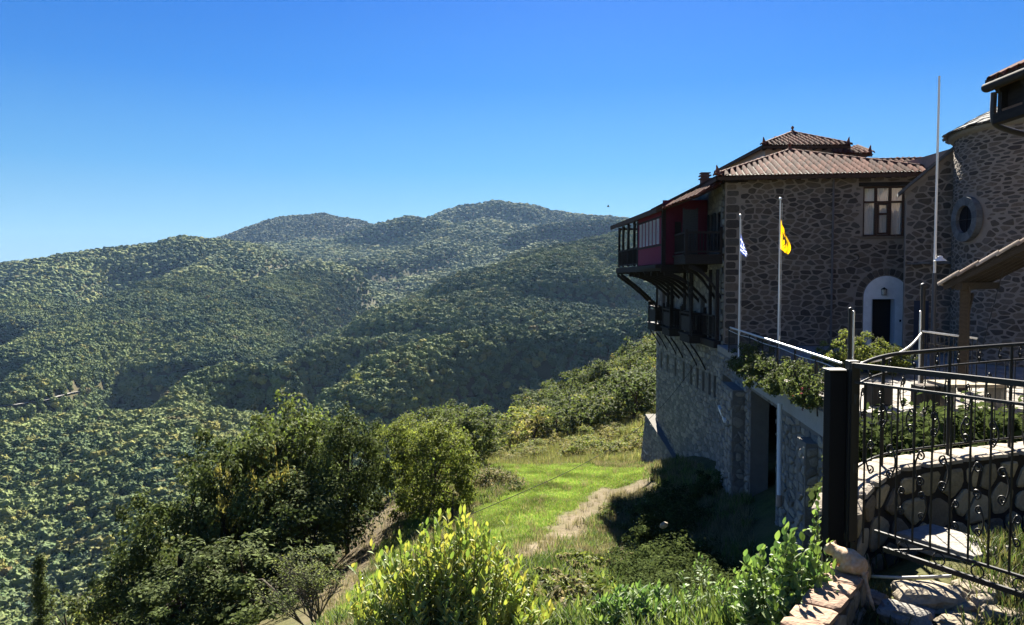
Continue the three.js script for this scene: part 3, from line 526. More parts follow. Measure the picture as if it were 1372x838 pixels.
  const pink = mesh('crimson_wall', plateGeo(FO, rectPts(c0, 0, c1, 2.6), wins, 0.14, 0), crimson, house);
  for (const h of wins) { const w = mesh('oriel_window', plateGeo(FO, [[h[0][0] - 0.02, h[0][1] - 0.02], [h[1][0] + 0.02, h[1][1] - 0.02], [h[2][0] + 0.02, h[2][1] + 0.02], [h[3][0] - 0.02, h[3][1] + 0.02]], [rectPts(h[0][0] + 0.03, h[0][1] + 0.03, h[2][0] - 0.03, h[2][1] - 0.03)], 0.09, 0.045), mat([0.42, 0.43, 0.47]), house); mesh('pane', plateGeo(FO, h, [], 0.006, -0.04), mat([0.02, 0.022, 0.028], { roughness: 0.5 }), w); mesh('pane_bar', plateGeo(FO, rectPts(h[0][0] + 0.02, (h[0][1] + h[2][1]) / 2 - 0.015, h[2][0] - 0.02, (h[0][1] + h[2][1]) / 2 + 0.015), [], 0.03, 0.0), darkWood, w); }
  mesh('corner_post', merge([plateGeo(FO, rectPts(c1 - 0.16, -0.02, c1 + 0.02, 2.6), [], 0.18, 0.03), plateGeo(FO, rectPts(c0 - 0.08, -0.02, c0 + 0.1, 2.6), [], 0.18, 0.03), plateGeo(FO, rectPts(c0, 0.84, c1, 0.93), [], 0.05, 0.03), plateGeo(FO, rectPts(c0, 2.17, c1, 2.25), [], 0.05, 0.03)]), darkWood, house);
  // face of the storey towards the courtyard
  const FM = frame([xo(36) + 0.02, 36], [9.1, 35.95], 0.75), dl = rectPts(0.98, 0.05, 1.5, 2.2), mw = rectPts(0.55, 0.8, 0.85, 1.95);
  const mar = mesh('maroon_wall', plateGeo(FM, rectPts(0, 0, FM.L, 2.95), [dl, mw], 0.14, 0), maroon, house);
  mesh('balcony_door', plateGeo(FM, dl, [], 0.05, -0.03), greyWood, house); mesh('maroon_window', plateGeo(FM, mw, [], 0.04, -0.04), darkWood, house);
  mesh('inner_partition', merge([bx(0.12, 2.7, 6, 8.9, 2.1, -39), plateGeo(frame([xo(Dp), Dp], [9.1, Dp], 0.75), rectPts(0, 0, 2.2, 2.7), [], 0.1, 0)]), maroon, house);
  // open porch at the far end
  for (const D of [42.9, 44.6, 46.2, 47.5]) mesh('porch_post', merge([beamGeo(V(xo(D) + 0.07, 0.75, D), V(xo(D) + 0.07, 3.2, D), 0.13), beamGeo(V(xo(D) + 0.07, 2.6, D - 0.02), V(xo(D) + 0.07, 3.1, D - 0.5), 0.08)]), darkWood, house);
  mesh('porch_rail', merge([beamGeo(V(xo(Dp) + 0.07, 1.72, Dp), V(xo(47.5) + 0.07, 1.72, 47.5), 0.09), beamGeo(V(xo(Dp) + 0.07, 0.86, Dp), V(xo(47.5) + 0.07, 0.86, 47.5), 0.08), beamGeo(V(xo(47.5) + 0.07, 1.72, 47.5), V(9.0, 1.72, 47.5), 0.09), beamGeo(V(xo(47.5) + 0.07, 3.1, 47.5), V(9, 3.1, 47.5), 0.12)]), darkWood, house);
  for (let D = Dp + 0.25; D < 47.4; D += 0.24) mesh('porch_baluster', beamGeo(V(xo(D) + 0.07, 0.86, D), V(xo(D) + 0.07, 1.72, D), 0.045), darkWood, house);
  for (let x = 6.9; x < 9; x += 0.24) mesh('porch_baluster', beamGeo(V(x, 0.86, 47.5), V(x, 1.72, 47.5), 0.045), darkWood, house);
  // small balcony at the near corner and its tiled canopy
  const bal = mesh('balcony_floor', merge([bx(1.62, 0.34, 2.35, 8.36, 0.86, -34.75), bx(1.7, 0.08, 2.42, 8.34, 1.07, -34.75)]), darkWood, house);
  mesh('balcony_rail', merge([beamGeo(V(7.6, 2.06, 33.62), V(9.16, 2.06, 33.62), 0.09), beamGeo(V(7.6, 1.22, 33.62), V(9.16, 1.22, 33.62), 0.07), beamGeo(V(7.6, 2.06, 33.62), V(7.6, 2.06, 35.9), 0.09), beamGeo(V(7.6, 1.22, 33.62), V(7.6, 1.22, 35.9), 0.07), beamGeo(V(7.6, 1.1, 33.62), V(7.6, 2.2, 33.62), 0.13), beamGeo(V(9.12, 1.1, 33.62), V(9.12, 2.3, 33.62), 0.12)]), darkWood, house);
  for (let x = 7.78; x < 9.05; x += 0.145) mesh('baluster', beamGeo(V(x, 1.22, 33.62), V(x, 2.06, 33.62), 0.06, 0.03), darkWood, house);
  for (let D = 33.85; D < 35.9; D += 0.2) mesh('baluster', beamGeo(V(7.6, 1.22, D), V(7.6, 2.06, D), 0.03, 0.06), darkWood, house);
  mesh('balcony_shutter', merge([bx(0.55, 2.0, 0.06, 8.0, 2.14, -34.6), bx(0.07, 2.1, 0.08, 8.3, 2.16, -34.6), bx(0.07, 2.1, 0.08, 7.7, 2.16, -34.6)]), greyWood, house);
  const can = [V(7.35, 3.52, 33.9), V(7.35, 3.52, 33.9)];
  const C0 = V(7.35, 3.42, 35.9), C1 = V(8.7, 3.98, 33.45), CQ = [V(7.0, 3.3, 35.9), V(7.95, 3.62, 33.4), V(9.0, 4.12, 33.4), V(8.7, 4.12, 35.9)];
  roofFacet(roof, CQ, r, { most: 40, ex: 0.4 });
  // struts: curved timbers carrying the overhang
  const strut = (D, x0, y0, x1, y1, w, sag) => { const pts = [], back = []; for (let i = 0; i <= 10; i++) { const t = i / 10, x = lerp(x0, x1, t), y = lerp(y0, y1, t) + sag * Math.sin(Math.PI * t); pts.push([x, y]); back.unshift([x + 0.02, y - w]); } return boxUV(new THREE.ExtrudeGeometry(shapeOf([...pts, ...back]), { depth: 0.15, bevelEnabled: false }).translate(0, 0, -D - 0.075)); };
  for (const D of [36.2, 37.6, 39.0, 40.4, 41.8, 43.2, 44.6]) mesh('strut', strut(D, xo(D) + 0.12, 0.38, 9.14, -0.95, 0.19, 0.3), darkWood, house);
  for (const D of [46.0, 47.3]) mesh('strut', strut(D, xo(D) - 0.1, 0.4, 8.95, -1.75, 0.22, 0.12), darkWood, house);
  for (const D of [33.75, 34.9]) mesh('strut', strut(D, 7.75, 0.7, 9.2, -0.75, 0.19, 0.28), darkWood, house);
  mesh('slanted_prop', rod(V(8.25, -2.6, 35.2), V(8.0, 0.75, 35.2), 0.03), greyWood, house);
  // lower gallery: three bay balconies with panels, rail between them
  for (const [Da, Db] of [[36.0, 38.1], [40.6, 42.6], [44.7, 47.0]]) {
    const b = mesh('bay_balcony', merge([bx(0.9, 0.36, Db - Da, 8.78, -2.82, -(Da + Db) / 2), bx(1.0, 0.07, Db - Da + 0.1, 8.76, -2.61, -(Da + Db) / 2)]), darkWood, house);
    mesh('panel', bx(0.05, 0.72, Db - Da - 0.2, 8.4, -2.12, -(Da + Db) / 2), woodMat([0.035, 0.03, 0.028]), b);
    for (const [x, D] of [[8.4, Da + 0.06], [8.4, Db - 0.06], [9.05, Da + 0.06]]) mesh('post', bx(0.12, 1.3, 0.12, x, -1.95, -D), darkWood, b);
    mesh('rail', merge([bx(0.09, 0.08, Db - Da, 8.4, -1.6, -(Da + Db) / 2), bx(0.72, 0.08, 0.09, 8.75, -1.6, -Da - 0.06), bx(0.72, 0.08, 0.09, 8.75, -1.6, -Db + 0.06)]), darkWood, b);
    for (let x = 8.52; x < 9.0; x += 0.13) mesh('baluster', bx(0.045, 0.85, 0.045, x, -2.1, -Da - 0.06), darkWood, b);
    mesh('post', bx(0.1, 2.9, 0.1, 8.45, -0.9, -Da - 0.1), darkWood, b);
    for (const D of [Da + 0.2, Db - 0.2]) mesh('strut', strut(D, 8.42, -3.0, 9.15, -4.2, 0.14, 0.1), darkWood, house);
  }
  mesh('gallery_rail', merge([bx(0.08, 0.08, 12, 8.95, -1.62, -40), bx(0.06, 0.06, 12, 8.95, -2.5, -40), bx(0.3, 0.3, 2.4, 8.98, -2.85, -34.8)]), darkWood, house);
  for (let D = 33.7; D < 47; D += 0.3) mesh('gallery_baluster', bx(0.05, 0.9, 0.05, 8.95, -2.05, -D), darkWood, house);
  for (const D of [33.6, 34.8, 38.6, 40.0, 43.1, 44.2]) mesh('gallery_post', bx(0.13, 3.1, 0.13, 8.98, -1.1, -D), darkWood, house);
}
console.log('house');
// ================================================================ taller block behind
{
  const r = rngOf(51), b = thing('rear_block', 'taller plastered block with tiled roofs rising behind the stone house', 'building');
  const plaster = mat([0.42, 0.31, 0.27], { map: T.plaster });
  mesh('wall', bx(4.5, 10.3, 9, 16.4, 2.3, -47.8), plaster, b);
  mesh('wing_wall', bx(2.7, 9.6, 3.6, 19.1, 2.0, -45), plaster, b);
  const eL = atV(1022, 197, 42.8), eR = atV(1140, 194, 42.8), ap = atV(1062, 178.5, 46.2); eL.y = eR.y = 7.45;
  const bkL = V(eL.x, 7.45, 53), bkR = V(eR.x, 7.45, 53), rb = ap.clone().add(new THREE.Vector3(0.4, 0, -3.5));
  const rf = mesh('roof', bx(4.6, 0.08, 9.6, 16.45, 7.4, -47.8), darkWood, b);
  roofFacet(rf, [eL, eR, ap], r); roofFacet(rf, [bkL, eL, ap, rb], r, { bare: true }); roofFacet(rf, [eR, bkR, rb, ap], r, { bare: true });
  ridgeLine(rf, eL, ap, r); ridgeLine(rf, eR, ap, r); mesh('finial', finialGeo, tileMats[2], rf, ap.clone().add(new THREE.Vector3(0, 0.08, 0)));
  mesh('corner_horn', hornGeo, tileMats[2], rf, eL.clone().add(new THREE.Vector3(0.12, 0.03, -0.1))); mesh('corner_horn', hornGeo, tileMats[2], rf, eR.clone().add(new THREE.Vector3(-0.1, 0.03, -0.1))).rotation.y = Math.PI;
  mesh('fascia', merge([beamGeo(eL.clone().setY(7.32), eR.clone().setY(7.32), 0.05, 0.16), beamGeo(eL.clone().setY(7.32), bkL.clone().setY(7.32), 0.05, 0.16)]), brownWood, rf);
  for (let i = 0; i <= 8; i++) mesh('rafter_end', bx(0.1, 0.12, 0.5, lerp(eL.x + 0.2, eR.x - 0.2, i / 8), 7.27, -43.05), darkWood, rf);
  const wL = atV(1117, 205, 42.2), wR = atV(1169, 204, 42.2); wR.y = wL.y; const wa = atV(1128, 197.5, 44), wb = atV(1150, 199, 44); wb.y = wa.y;
  const wf = mesh('wing_roof', bx(2.2, 0.06, 3.4, (wL.x + wR.x) / 2, wL.y - 0.08, -43.9), darkWood, b);
  roofFacet(wf, [wL, wR, wb, wa], r); roofFacet(wf, [wR, V(wR.x, wR.y, 46), wb], r, { bare: true }); ridgeLine(wf, wR, wb, r); mesh('corner_horn', hornGeo, tileMats[2], wf, wR.clone().add(new THREE.Vector3(-0.1, 0.03, -0.1))).rotation.y = Math.PI;
  mesh('fascia', beamGeo(wL.clone().setY(wL.y - 0.12), wR.clone().setY(wL.y - 0.12), 0.05, 0.16), brownWood, wf);
  // tiled wing joining the church side
  const w2 = thing('side_wing', 'low tiled wing between the stone house and the church', 'building');
  mesh('wall', bx(6, 7.4, 3.6, 21, 1.0, -39.3), plaster, w2);
  const a0 = V(17.9, 4.95, 37.0), a1 = V(24.2, 4.95, 36.6), a2 = V(24.2, 6.35, 40.6), a3 = V(17.9, 6.2, 40.6), r2 = mesh('roof', bx(6, 0.06, 3.4, 21, 4.75, -39.2), darkWood, w2);
  roofFacet(r2, [a0, a1, a2, a3], r, { most: 200 }); ridgeLine(r2, a3, a2, r);
}
// ================================================================ church: round apse and the side wall with its raking roof
{
  const r = rngOf(61), ch = thing('church', 'stone church with a round apse, slate roof and ringed oval window', 'church');
  const C = [19.5, 26.5], Rr = 3.8, Ht = 7.8, base = YC, cm = (s, t, d = 0) => { const a = s / Rr - Math.PI / 2 - Math.PI / 3; return new THREE.Vector3(C[0] + (Rr + d) * Math.sin(a), base + t, -C[1] + (Rr + d) * Math.cos(a)); };
  const apse = mesh('apse_wall', boxUV(new THREE.CylinderGeometry(Rr, Rr, Ht, 72, 1).translate(C[0], base + Ht / 2, -C[1])), mortarM, ch);
  const sOf = (deg) => (deg + 150) * Math.PI / 180 * Rr, ws = sOf(-90.5), wt = 2.07 - base;
  const ring = []; for (let i = 0; i < 28; i++) ring.push([ws + 0.86 * Math.cos(i / 28 * 6.283), wt + 0.86 * Math.sin(i / 28 * 6.283)]);
  const W = sOf(-25), top = stoneCells(r, W, 2.9, 0.42, 0.12).map((c) => stoneGeo(c.map(([x, y]) => [x, y + 4.9]), cm, 0.016, 0.012, r, [ring])), low = stoneCells(r, W, 4.9, 0.38, 0.17, { jx: 0.48, jy: 0.44 }).map((c) => stoneGeo(c, cm, 0.021, 0.014, r, [ring]));
  layStones(apse, [...low, ...top], stonesDark, r, 290);
  // window: splayed ring of cut stones, dark glass set back in a real sleeve
  const oc = cm(ws, wt), on = cm(ws, wt, 1).sub(oc).normalize(), tx = new THREE.Vector3().crossVectors(UPV, on).normalize(), M = new THREE.Matrix4().makeBasis(tx, UPV.clone(), on).setPosition(oc);
  const ow = mesh('oval_window', boxUV(new THREE.RingGeometry(0.0, 0.5, 36).translate(0, 0, 0.05).applyMatrix4(M)), new THREE.MeshPhysicalMaterial({ color: lin([0.008, 0.008, 0.01]), roughness: 0.6, specularIntensity: 0.2 }), ch);
  for (let i = 0; i < 18; i++) { const a0 = i / 18 * 6.283 + 0.012, a1 = (i + 1) / 18 * 6.283 - 0.012, sh = new THREE.Shape(); sh.absarc(0, 0, 0.76, a0, a1, false); sh.absarc(0, 0, 0.48, a1, a0, true); mesh('ring_stone', boxUV(new THREE.ExtrudeGeometry(sh, { depth: 0.2, bevelEnabled: true, bevelSize: 0.008, bevelThickness: 0.01, bevelSegments: 1, curveSegments: 3 }).translate(0, 0, -0.03).applyMatrix4(M)), mat([0.10 + 0.02 * (i % 3), 0.108 + 0.02 * (i % 3), 0.115 + 0.02 * (i % 3)], { map: T.stone }), ow); }
  mesh('sleeve', boxUV(new THREE.CylinderGeometry(0.49, 0.49, 0.14, 36, 1, true).rotateX(Math.PI / 2).translate(0, 0, 0.11).applyMatrix4(M)), mat([0.16, 0.165, 0.18], { side: THREE.DoubleSide }), ow);
  mesh('window_bar', boxUV(merge([new THREE.BoxGeometry(0.025, 0.98, 0.02), new THREE.BoxGeometry(0.98, 0.025, 0.02)]).translate(0, 0, 0.07).applyMatrix4(M)), ironM, ow);
  mesh('cornice', boxUV(new THREE.LatheGeometry([[Rr - 0.1, 0], [Rr + 0.12, 0.02], [Rr + 0.2, 0.12], [Rr + 0.2, 0.2], [Rr - 0.1, 0.2]].map(([x, y]) => new THREE.Vector2(x, y)), 72).translate(C[0], base + Ht - 0.02, -C[1])), stonesGrey[1], ch);
  // slate cone
  const yb = base + Ht + 0.2, rb = Rr + 0.3, hc = 2.2, roof = mesh('slate_roof', boxUV(new THREE.ConeGeometry(rb - 0.02, hc, 64).translate(C[0], yb + hc / 2 - 0.03, -C[1])), slateMats[2], ch);
  for (let k = 0; k < 13; k++) { const f = 1 - k / 13.5, rad = rb * f, n = Math.max(6, Math.round(2 * Math.PI * rad / 0.42)); for (let i = 0; i < n; i++) { const a = (i + rr(-0.2, 0.2, r) + (k % 2) * 0.5) / n * 6.283, deg = a * 57.3; if (!(deg > 210 && deg < 345)) continue; const w = rr(0.3, 0.5, r), l = rr(0.36, 0.5, r), g = bx(w, rr(0.025, 0.05, r), l, 0, 0, 0), sl = Math.atan2(hc, rb); g.rotateX(sl - 0.06).translate(0, yb + hc * (1 - f) + 0.06 + rr(0, 0.03, r), rad - 0.12).rotateY(a).translate(C[0], 0, -C[1]); mesh('slate', g, slateMats[Math.floor(r() * 3)], roof); } }
  // nave behind the apse
  mesh('nave_wall', bx(7, 7.9, 9, 20.6, base + 3.95, -31.6), mortarM, ch);
  // side wall with raking top
  const F = frame([15.05, 29.5], [17.2, 28.55], base), out = [[0, 0], [F.L, 0], [F.L, 8.35], [0, 6.18]];
  const side = mesh('side_wall', plateGeo(F, out, [], 0.6, 0), mortarM, ch);
  layStones(side, stoneCells(r, F.L, 8.3, 0.36, 0.22).map((c) => { const cx = c.reduce((a, q) => a + q[0], 0) / c.length, cy = c.reduce((a, q) => a + q[1], 0) / c.length; return cy > 6.0 + cx * 0.92 ? null : stoneGeo(c, F.map, 0.02, 0.014, r); }), stonesDark, r, 120);
  mesh('rake_slate', plateGeo(F, [[-0.28, 5.98], [F.L, 8.36], [F.L, 8.5], [-0.3, 6.1]], [], 0.95, 0.22), slateMats[2], ch);
  mesh('rake_moulding', plateGeo(F, [[-0.05, 6.0], [F.L, 8.13], [F.L, 8.33], [-0.05, 6.18]], [], 0.2, 0.09), mortarM, ch);
  for (let i = 0; i < 6; i++) { const s = 0.1 + i * 0.34; mesh('ledge_slate', plateGeo(F, rectPts(s, 3.38 + 0.02 * (i % 2), s + 0.4, 3.43 + 0.02 * (i % 2)), [], 0.5, 0.34 + rr(0, 0.08, r)), slateMats[i % 3], ch); }
  mesh('side_door', plateGeo(F, rectPts(0.35, 0, 0.85, 2.0), [], 0.1, 0.03), mat([0.03, 0.035, 0.05]), ch);
}
console.log('church');
// ================================================================ lean-to canopy in the courtyard
{
  // local axes: x runs off to the right and away, z rises towards the viewer
  const p1 = at(1263, 381, 19), c = thing('wooden_canopy', 'lean-to wooden canopy with tiled edge on a timber post by the church', 'canopy', V(p1.x, p1.y, 19));
  c.rotation.y = Math.PI / 4;
  const sl = 0.57, A = 4.2, B = 3.6, v3 = (x, y, z) => new THREE.Vector3(x, y, z), ang = Math.atan(sl);
  mesh('roof_boards', beamGeo(v3(B / 2, 0.0, 0), v3(B / 2, sl * A, A), B, 0.04), woodMat([0.03, 0.026, 0.022]), c);
  for (let x = 0.06; x < B; x += 0.6) mesh('rafter', beamGeo(v3(x, -0.09, 0.02), v3(x, sl * A - 0.09, A), 0.08, 0.12), woodMat([0.04, 0.034, 0.028]), c);
  for (let z = 0.25; z < A; z += 0.45) mesh('batten', beamGeo(v3(0, sl * z - 0.04, z), v3(B, sl * z - 0.04, z), 0.06, 0.03), woodMat([0.035, 0.03, 0.026]), c);
  const yG = YC - p1.y; mesh('post', beamGeo(v3(0.62, yG, 0.0 + 0.35), v3(0.62, -0.05, 0.35), 0.19), woodMat([0.05, 0.04, 0.03]), c);
  mesh('beam', beamGeo(v3(0.05, sl * 0.35 - 0.25, 0.35), v3(B, sl * 0.35 - 0.25, 0.35), 0.16, 0.18), woodMat([0.04, 0.033, 0.026]), c);
  mesh('brace', beamGeo(v3(0.62, -1.0, 0.35), v3(1.2, -0.25, 0.35), 0.09), woodMat([0.04, 0.033, 0.026]), c);
  const M = new THREE.Matrix4(), Z = v3(0, -Math.sin(ang), -Math.cos(ang)), Y = v3(0, Math.cos(ang), -Math.sin(ang)), X = v3(-1, 0, 0);
  for (let i = 0; i < 13; i++) for (let k = 0; k < 10; k++) { const z = 0.16 + k * 0.41, x = 0.05 + i * 0.28; M.makeBasis(X, Y, Z).setPosition(v3(x, sl * z + 0.03, z)).multiply(new THREE.Matrix4().makeRotationX(0.1)); mesh('tile', barrel.tile, canTile(k + i), c).applyMatrix4(M); }
  mesh('wire', rod(v3(1.3, 0.35, 1.0), v3(0.9, -2.0, 0.6), 0.01), ironM, c);
}
function canTile(k) { canTile.m ??= [[0.36, 0.30, 0.23], [0.29, 0.22, 0.165], [0.40, 0.34, 0.28]].map((q) => mat(q, { map: T.tile })); return canTile.m[k % 3]; }
// ================================================================ eave of the neighbouring house, upper right
{
  const h = thing('eave_house', 'neighbouring house with dark wooden eave, tiles and downpipe', 'house');
  const E0 = at(1322, 117, 13), yE = E0.y, xE = E0.x, sl = 0.42, yy = (x) => yE + (x - xE) * sl, DA = 8.2, DB = 12.9, Dm = (DA + DB) / 2;
  mesh('wall', bx(4, 7.5, DB - DA - 0.6, xE + 3.6, yE - 4.2, -Dm), mat([0.42, 0.38, 0.34], { map: T.plaster }), h);
  const rf = mesh('roof', boxUV(new THREE.ExtrudeGeometry(shapeOf([[xE, yE], [xE + 6, yy(xE + 6)], [xE + 6, yy(xE + 6) + 0.07], [xE, yE + 0.07]]), { depth: DB - DA, bevelEnabled: false }).translate(0, 0, -DB)), darkWood, h);
  mesh('fascia', bx(0.05, 0.2, DB - DA + 0.1, xE - 0.03, yE + 0.0, -Dm), brownWood, h);
  for (let D = DA + 0.1; D < DB; D += 0.25) for (let i = 0; i < 4; i++) { const e = new THREE.Vector3(1, sl, 0).normalize(), Y = new THREE.Vector3(-sl, 1, 0).normalize(), M = new THREE.Matrix4().makeBasis(new THREE.Vector3(0, 0, -1), Y, e.clone().negate()).setPosition(V(xE + 0.2 + i * 0.4, yy(xE + 0.2 + i * 0.4) + 0.09, D)).multiply(new THREE.Matrix4().makeRotationX(0.1)); mesh('tile', barrel.tile, tileMats[(i + Math.round(D * 4)) % 4], rf).applyMatrix4(M); }
  mesh('gutter', boxUV(new THREE.CylinderGeometry(0.07, 0.07, DB - DA, 10, 1, true, 0, Math.PI).rotateX(Math.PI / 2).rotateZ(Math.PI).translate(xE - 0.08, yE - 0.04, -Dm)), mat([0.03, 0.028, 0.03], { side: THREE.DoubleSide }), h);
  for (let D = DB - 0.12; D > DA; D -= 0.62) mesh('rafter', merge([beamGeo(V(xE + 0.04, yE - 0.08, D), V(xE + 2, yy(xE + 2) - 0.08, D), 0.11, 0.15), beamGeo(V(xE + 0.14, yE - 0.12, D), V(xE + 0.14, yE - 0.5, D), 0.1, 0.1)]), darkWood, h);
  mesh('wall_plate', merge([bx(0.16, 0.16, DB - DA, xE + 0.14, yE - 0.55, -Dm), bx(0.05, 0.62, DB - DA - 0.02, xE + 0.24, yE - 0.25, -Dm)]), darkWood, h);
  mesh('soffit', boxUV(beamGeo(V(xE + 0.1, yE - 0.44, Dm), V(xE + 1.6, yE + 0.1, Dm), DB - DA - 0.1, 0.04)), woodMat([0.22, 0.13, 0.09]), h);
  const D = DB + 0.05; mesh('downpipe', tube([V(xE + 0.1, yE - 0.1, D), V(xE + 0.1, yE - 0.5, D), V(xE + 0.14, yE - 0.62, D), V(xE + 0.35, yE - 0.72, D), V(xE + 1.3, yE - 0.92, D)], 0.05, 40, 9), mat([0.025, 0.022, 0.024], { roughness: 0.5 }), h);
}
// ================================================================ retaining wall under the courtyard
{
  const r = rngOf(81), rw = thing('retaining_wall', 'tall stone retaining wall with dark openings and concrete lintel below the courtyard', 'wall');
  const F = frame([8.9, 33.2], [7.1, 16.3], -10.5), T0 = (y) => y + 10.5, sD = (D) => (33.2 - D) / 16.9 * F.L;
  const o1 = [[sD(31.9), 0.02], [sD(29.3), 0.02], [sD(29.5), T0(-3.9)], [sD(31.7), T0(-3.9)]], o2 = [[sD(26), 0.02], [sD(22.3), 0.02], [sD(22.3), T0(-3.75)], [sD(26), T0(-3.75)]];
  const wl = mesh('wall', plateGeo(F, rectPts(0, 0, F.L, T0(-3.08)), [o1, o2], 0.6, 0), mortarGrey, rw);
  const lint = rectPts(sD(27.2), T0(-3.62), F.L, T0(-3.05));
  layStones(wl, [...stoneCells(r, F.L, T0(-3.1), 0.42, 0.22).map((c) => stoneGeo(c, F.map, 0.02, 0.04, r, [o1, o2, lint]))], stonesGrey, r, 200);
  mesh('lintel', plateGeo(F, lint, [], 0.3, 0.07), mat([0.30, 0.30, 0.29], { map: T.plaster, bumpMap: T.stoneBump, bumpScale: 0.02 }), rw);
  for (const [a, b, d] of [[29.2, 26.9, 0.45], [18.9, 18.1, 0.3]]) { const P = frame([F.map(sD(a), 0, d).x, -F.map(sD(a), 0, d).z], [F.map(sD(b), 0, d).x, -F.map(sD(b), 0, d).z], -10.5); const p = mesh('pier', plateGeo(P, rectPts(0, 0, P.L, T0(-3.9)), [], d + 0.1, 0), mortarGrey, rw); layStones(p, stoneCells(r, P.L, T0(-3.95), 0.42, 0.24).map((c) => stoneGeo(c, P.map, 0.02, 0.04, r)), stonesGrey, r, 60); const N = frame([F.map(sD(b), 0, d).x, -F.map(sD(b), 0, d).z], [F.map(sD(b), 0, 0).x, -F.map(sD(b), 0, 0).z], -10.5); layStones(p, stoneCells(r, N.L, T0(-3.95), 0.3, 0.24).map((c) => stoneGeo(c, N.map, 0.015, 0.03, r)), stonesGrey, r, 40); }
  mesh('opening_back', merge([plateGeo(F, rectPts(sD(32.6), 0, sD(28.6), T0(-3.3)), [], 0.2, -3), plateGeo(F, rectPts(sD(26.6), 0, sD(21.8), T0(-3.3)), [], 0.2, -3)]), stonesGrey[2], rw);
  mesh('cross_bar', beamGeo(F.map(sD(31.9), T0(-5.3), 0.1), F.map(sD(28.0), T0(-5.2), 0.5), 0.12, 0.12), paleMetal, rw);
  const Ff = frame([7.1, 16.3], [16, 15.55], -6.5); const fw = mesh('end_wall', plateGeo(Ff, rectPts(0, 0, Ff.L, 3.42), [], 0.6, 0), mortarGrey, rw); layStones(fw, stoneCells(r, Ff.L, 3.4, 0.45, 0.26).map((c) => stoneGeo(c, Ff.map, 0.025, 0.03, r)), stonesGrey, r, 40);
  const dpz = thing('drain_pipe', 'pale plastic drain pipe leaning against the retaining wall', 'pipe'); mesh('pipe', tube([F.map(sD(20.6), T0(-3.35), 0.32), F.map(sD(20.5), T0(-4.4), 0.34), F.map(sD(20.1), T0(-5.75), 0.42)], 0.065, 30, 10), mat([0.50, 0.53, 0.55], { roughness: 0.5 }), dpz); mesh('pipe_mouth', boxUV(new THREE.CylinderGeometry(0.075, 0.085, 0.3, 10).translate(0, 0, 0)), mat([0.28, 0.22, 0.18]), dpz, F.map(sD(20.1), T0(-5.85), 0.42));
  // stone steps at the foot of the house
  const st = thing('stone_ledge', 'stepped stone ledge capped with white slabs at the foot of the house', 'ledge');
  for (const [i, [u, v, D]] of [[868, 606, 47.8], [876, 617, 46.8], [884, 627, 45.8]].entries()) { const p = at(u, v, D); mesh('block', bx(1.2, 2.2, 1.0, p.x + 0.5, p.y - 1.15, -D), stonesWarm[i], st); mesh('cap_slab', bx(1.3, 0.09, 1.1, p.x + 0.47, p.y, -D), mat([0.55, 0.52, 0.47], { map: T.stone }), st); }
}
console.log('walls');
// ================================================================ vegetation helpers
// leaves: folded rhombs, one colour each; pts = [x, y, z, nx, ny, nz]
function leavesGeo(pts, size, tones, r, o = {}) {
  const n = pts.length, pos = new Float32Array(n * 12), col = new Float32Array(n * 12), idx = new Uint32Array(n * 6), nor = new Float32Array(n * 12);
  const N = new THREE.Vector3(), A = new THREE.Vector3(), B = new THREE.Vector3(), C = new THREE.Vector3(), P = new THREE.Vector3(), len = o.len ?? 1.9, fold = o.fold ?? 0.18;
  for (let i = 0; i < n; i++) {
    const p = pts[i], s = size * rr(0.65, 1.3, r), jit = o.jitter ?? 0.9;
    N.set(p[3] + jit * gauss(r), p[4] + jit * gauss(r) + (o.up ?? 0.2), p[5] + jit * gauss(r)).normalize();
    A.set(gauss(r), gauss(r) - (o.droop ?? 0.15), gauss(r)); A.addScaledVector(N, -A.dot(N)).normalize(); B.crossVectors(N, A);
    C.set(p[0], p[1], p[2]);
    const q = [[0, 0, 0], [len * 0.45, 0.5, fold], [len, 0, 0], [len * 0.45, -0.5, fold]];
    const t = tones[Math.floor(r() * tones.length)], k = rr(0.75, 1.25, r) * (p[6] ?? 1);
    for (let j = 0; j < 4; j++) {
      P.copy(C).addScaledVector(A, (q[j][0] - len / 2) * s).addScaledVector(B, q[j][1] * s).addScaledVector(N, q[j][2] * s);
      const w = i * 12 + j * 3; pos[w] = P.x; pos[w + 1] = P.y; pos[w + 2] = P.z; nor[w] = N.x; nor[w + 1] = N.y; nor[w + 2] = N.z;
      col[w] = t[0] * k; col[w + 1] = t[1] * k; col[w + 2] = t[2] * k;
    }
    idx.set([i * 4, i * 4 + 2, i * 4 + 1, i * 4, i * 4 + 3, i * 4 + 2], i * 6);
  }
  const g = new THREE.BufferGeometry(); g.setAttribute('position', new THREE.BufferAttribute(pos, 3)); g.setAttribute('normal', new THREE.BufferAttribute(nor, 3)); g.setAttribute('color', new THREE.BufferAttribute(col, 3)); g.setIndex(new THREE.BufferAttribute(idx, 1));
  return g;
}
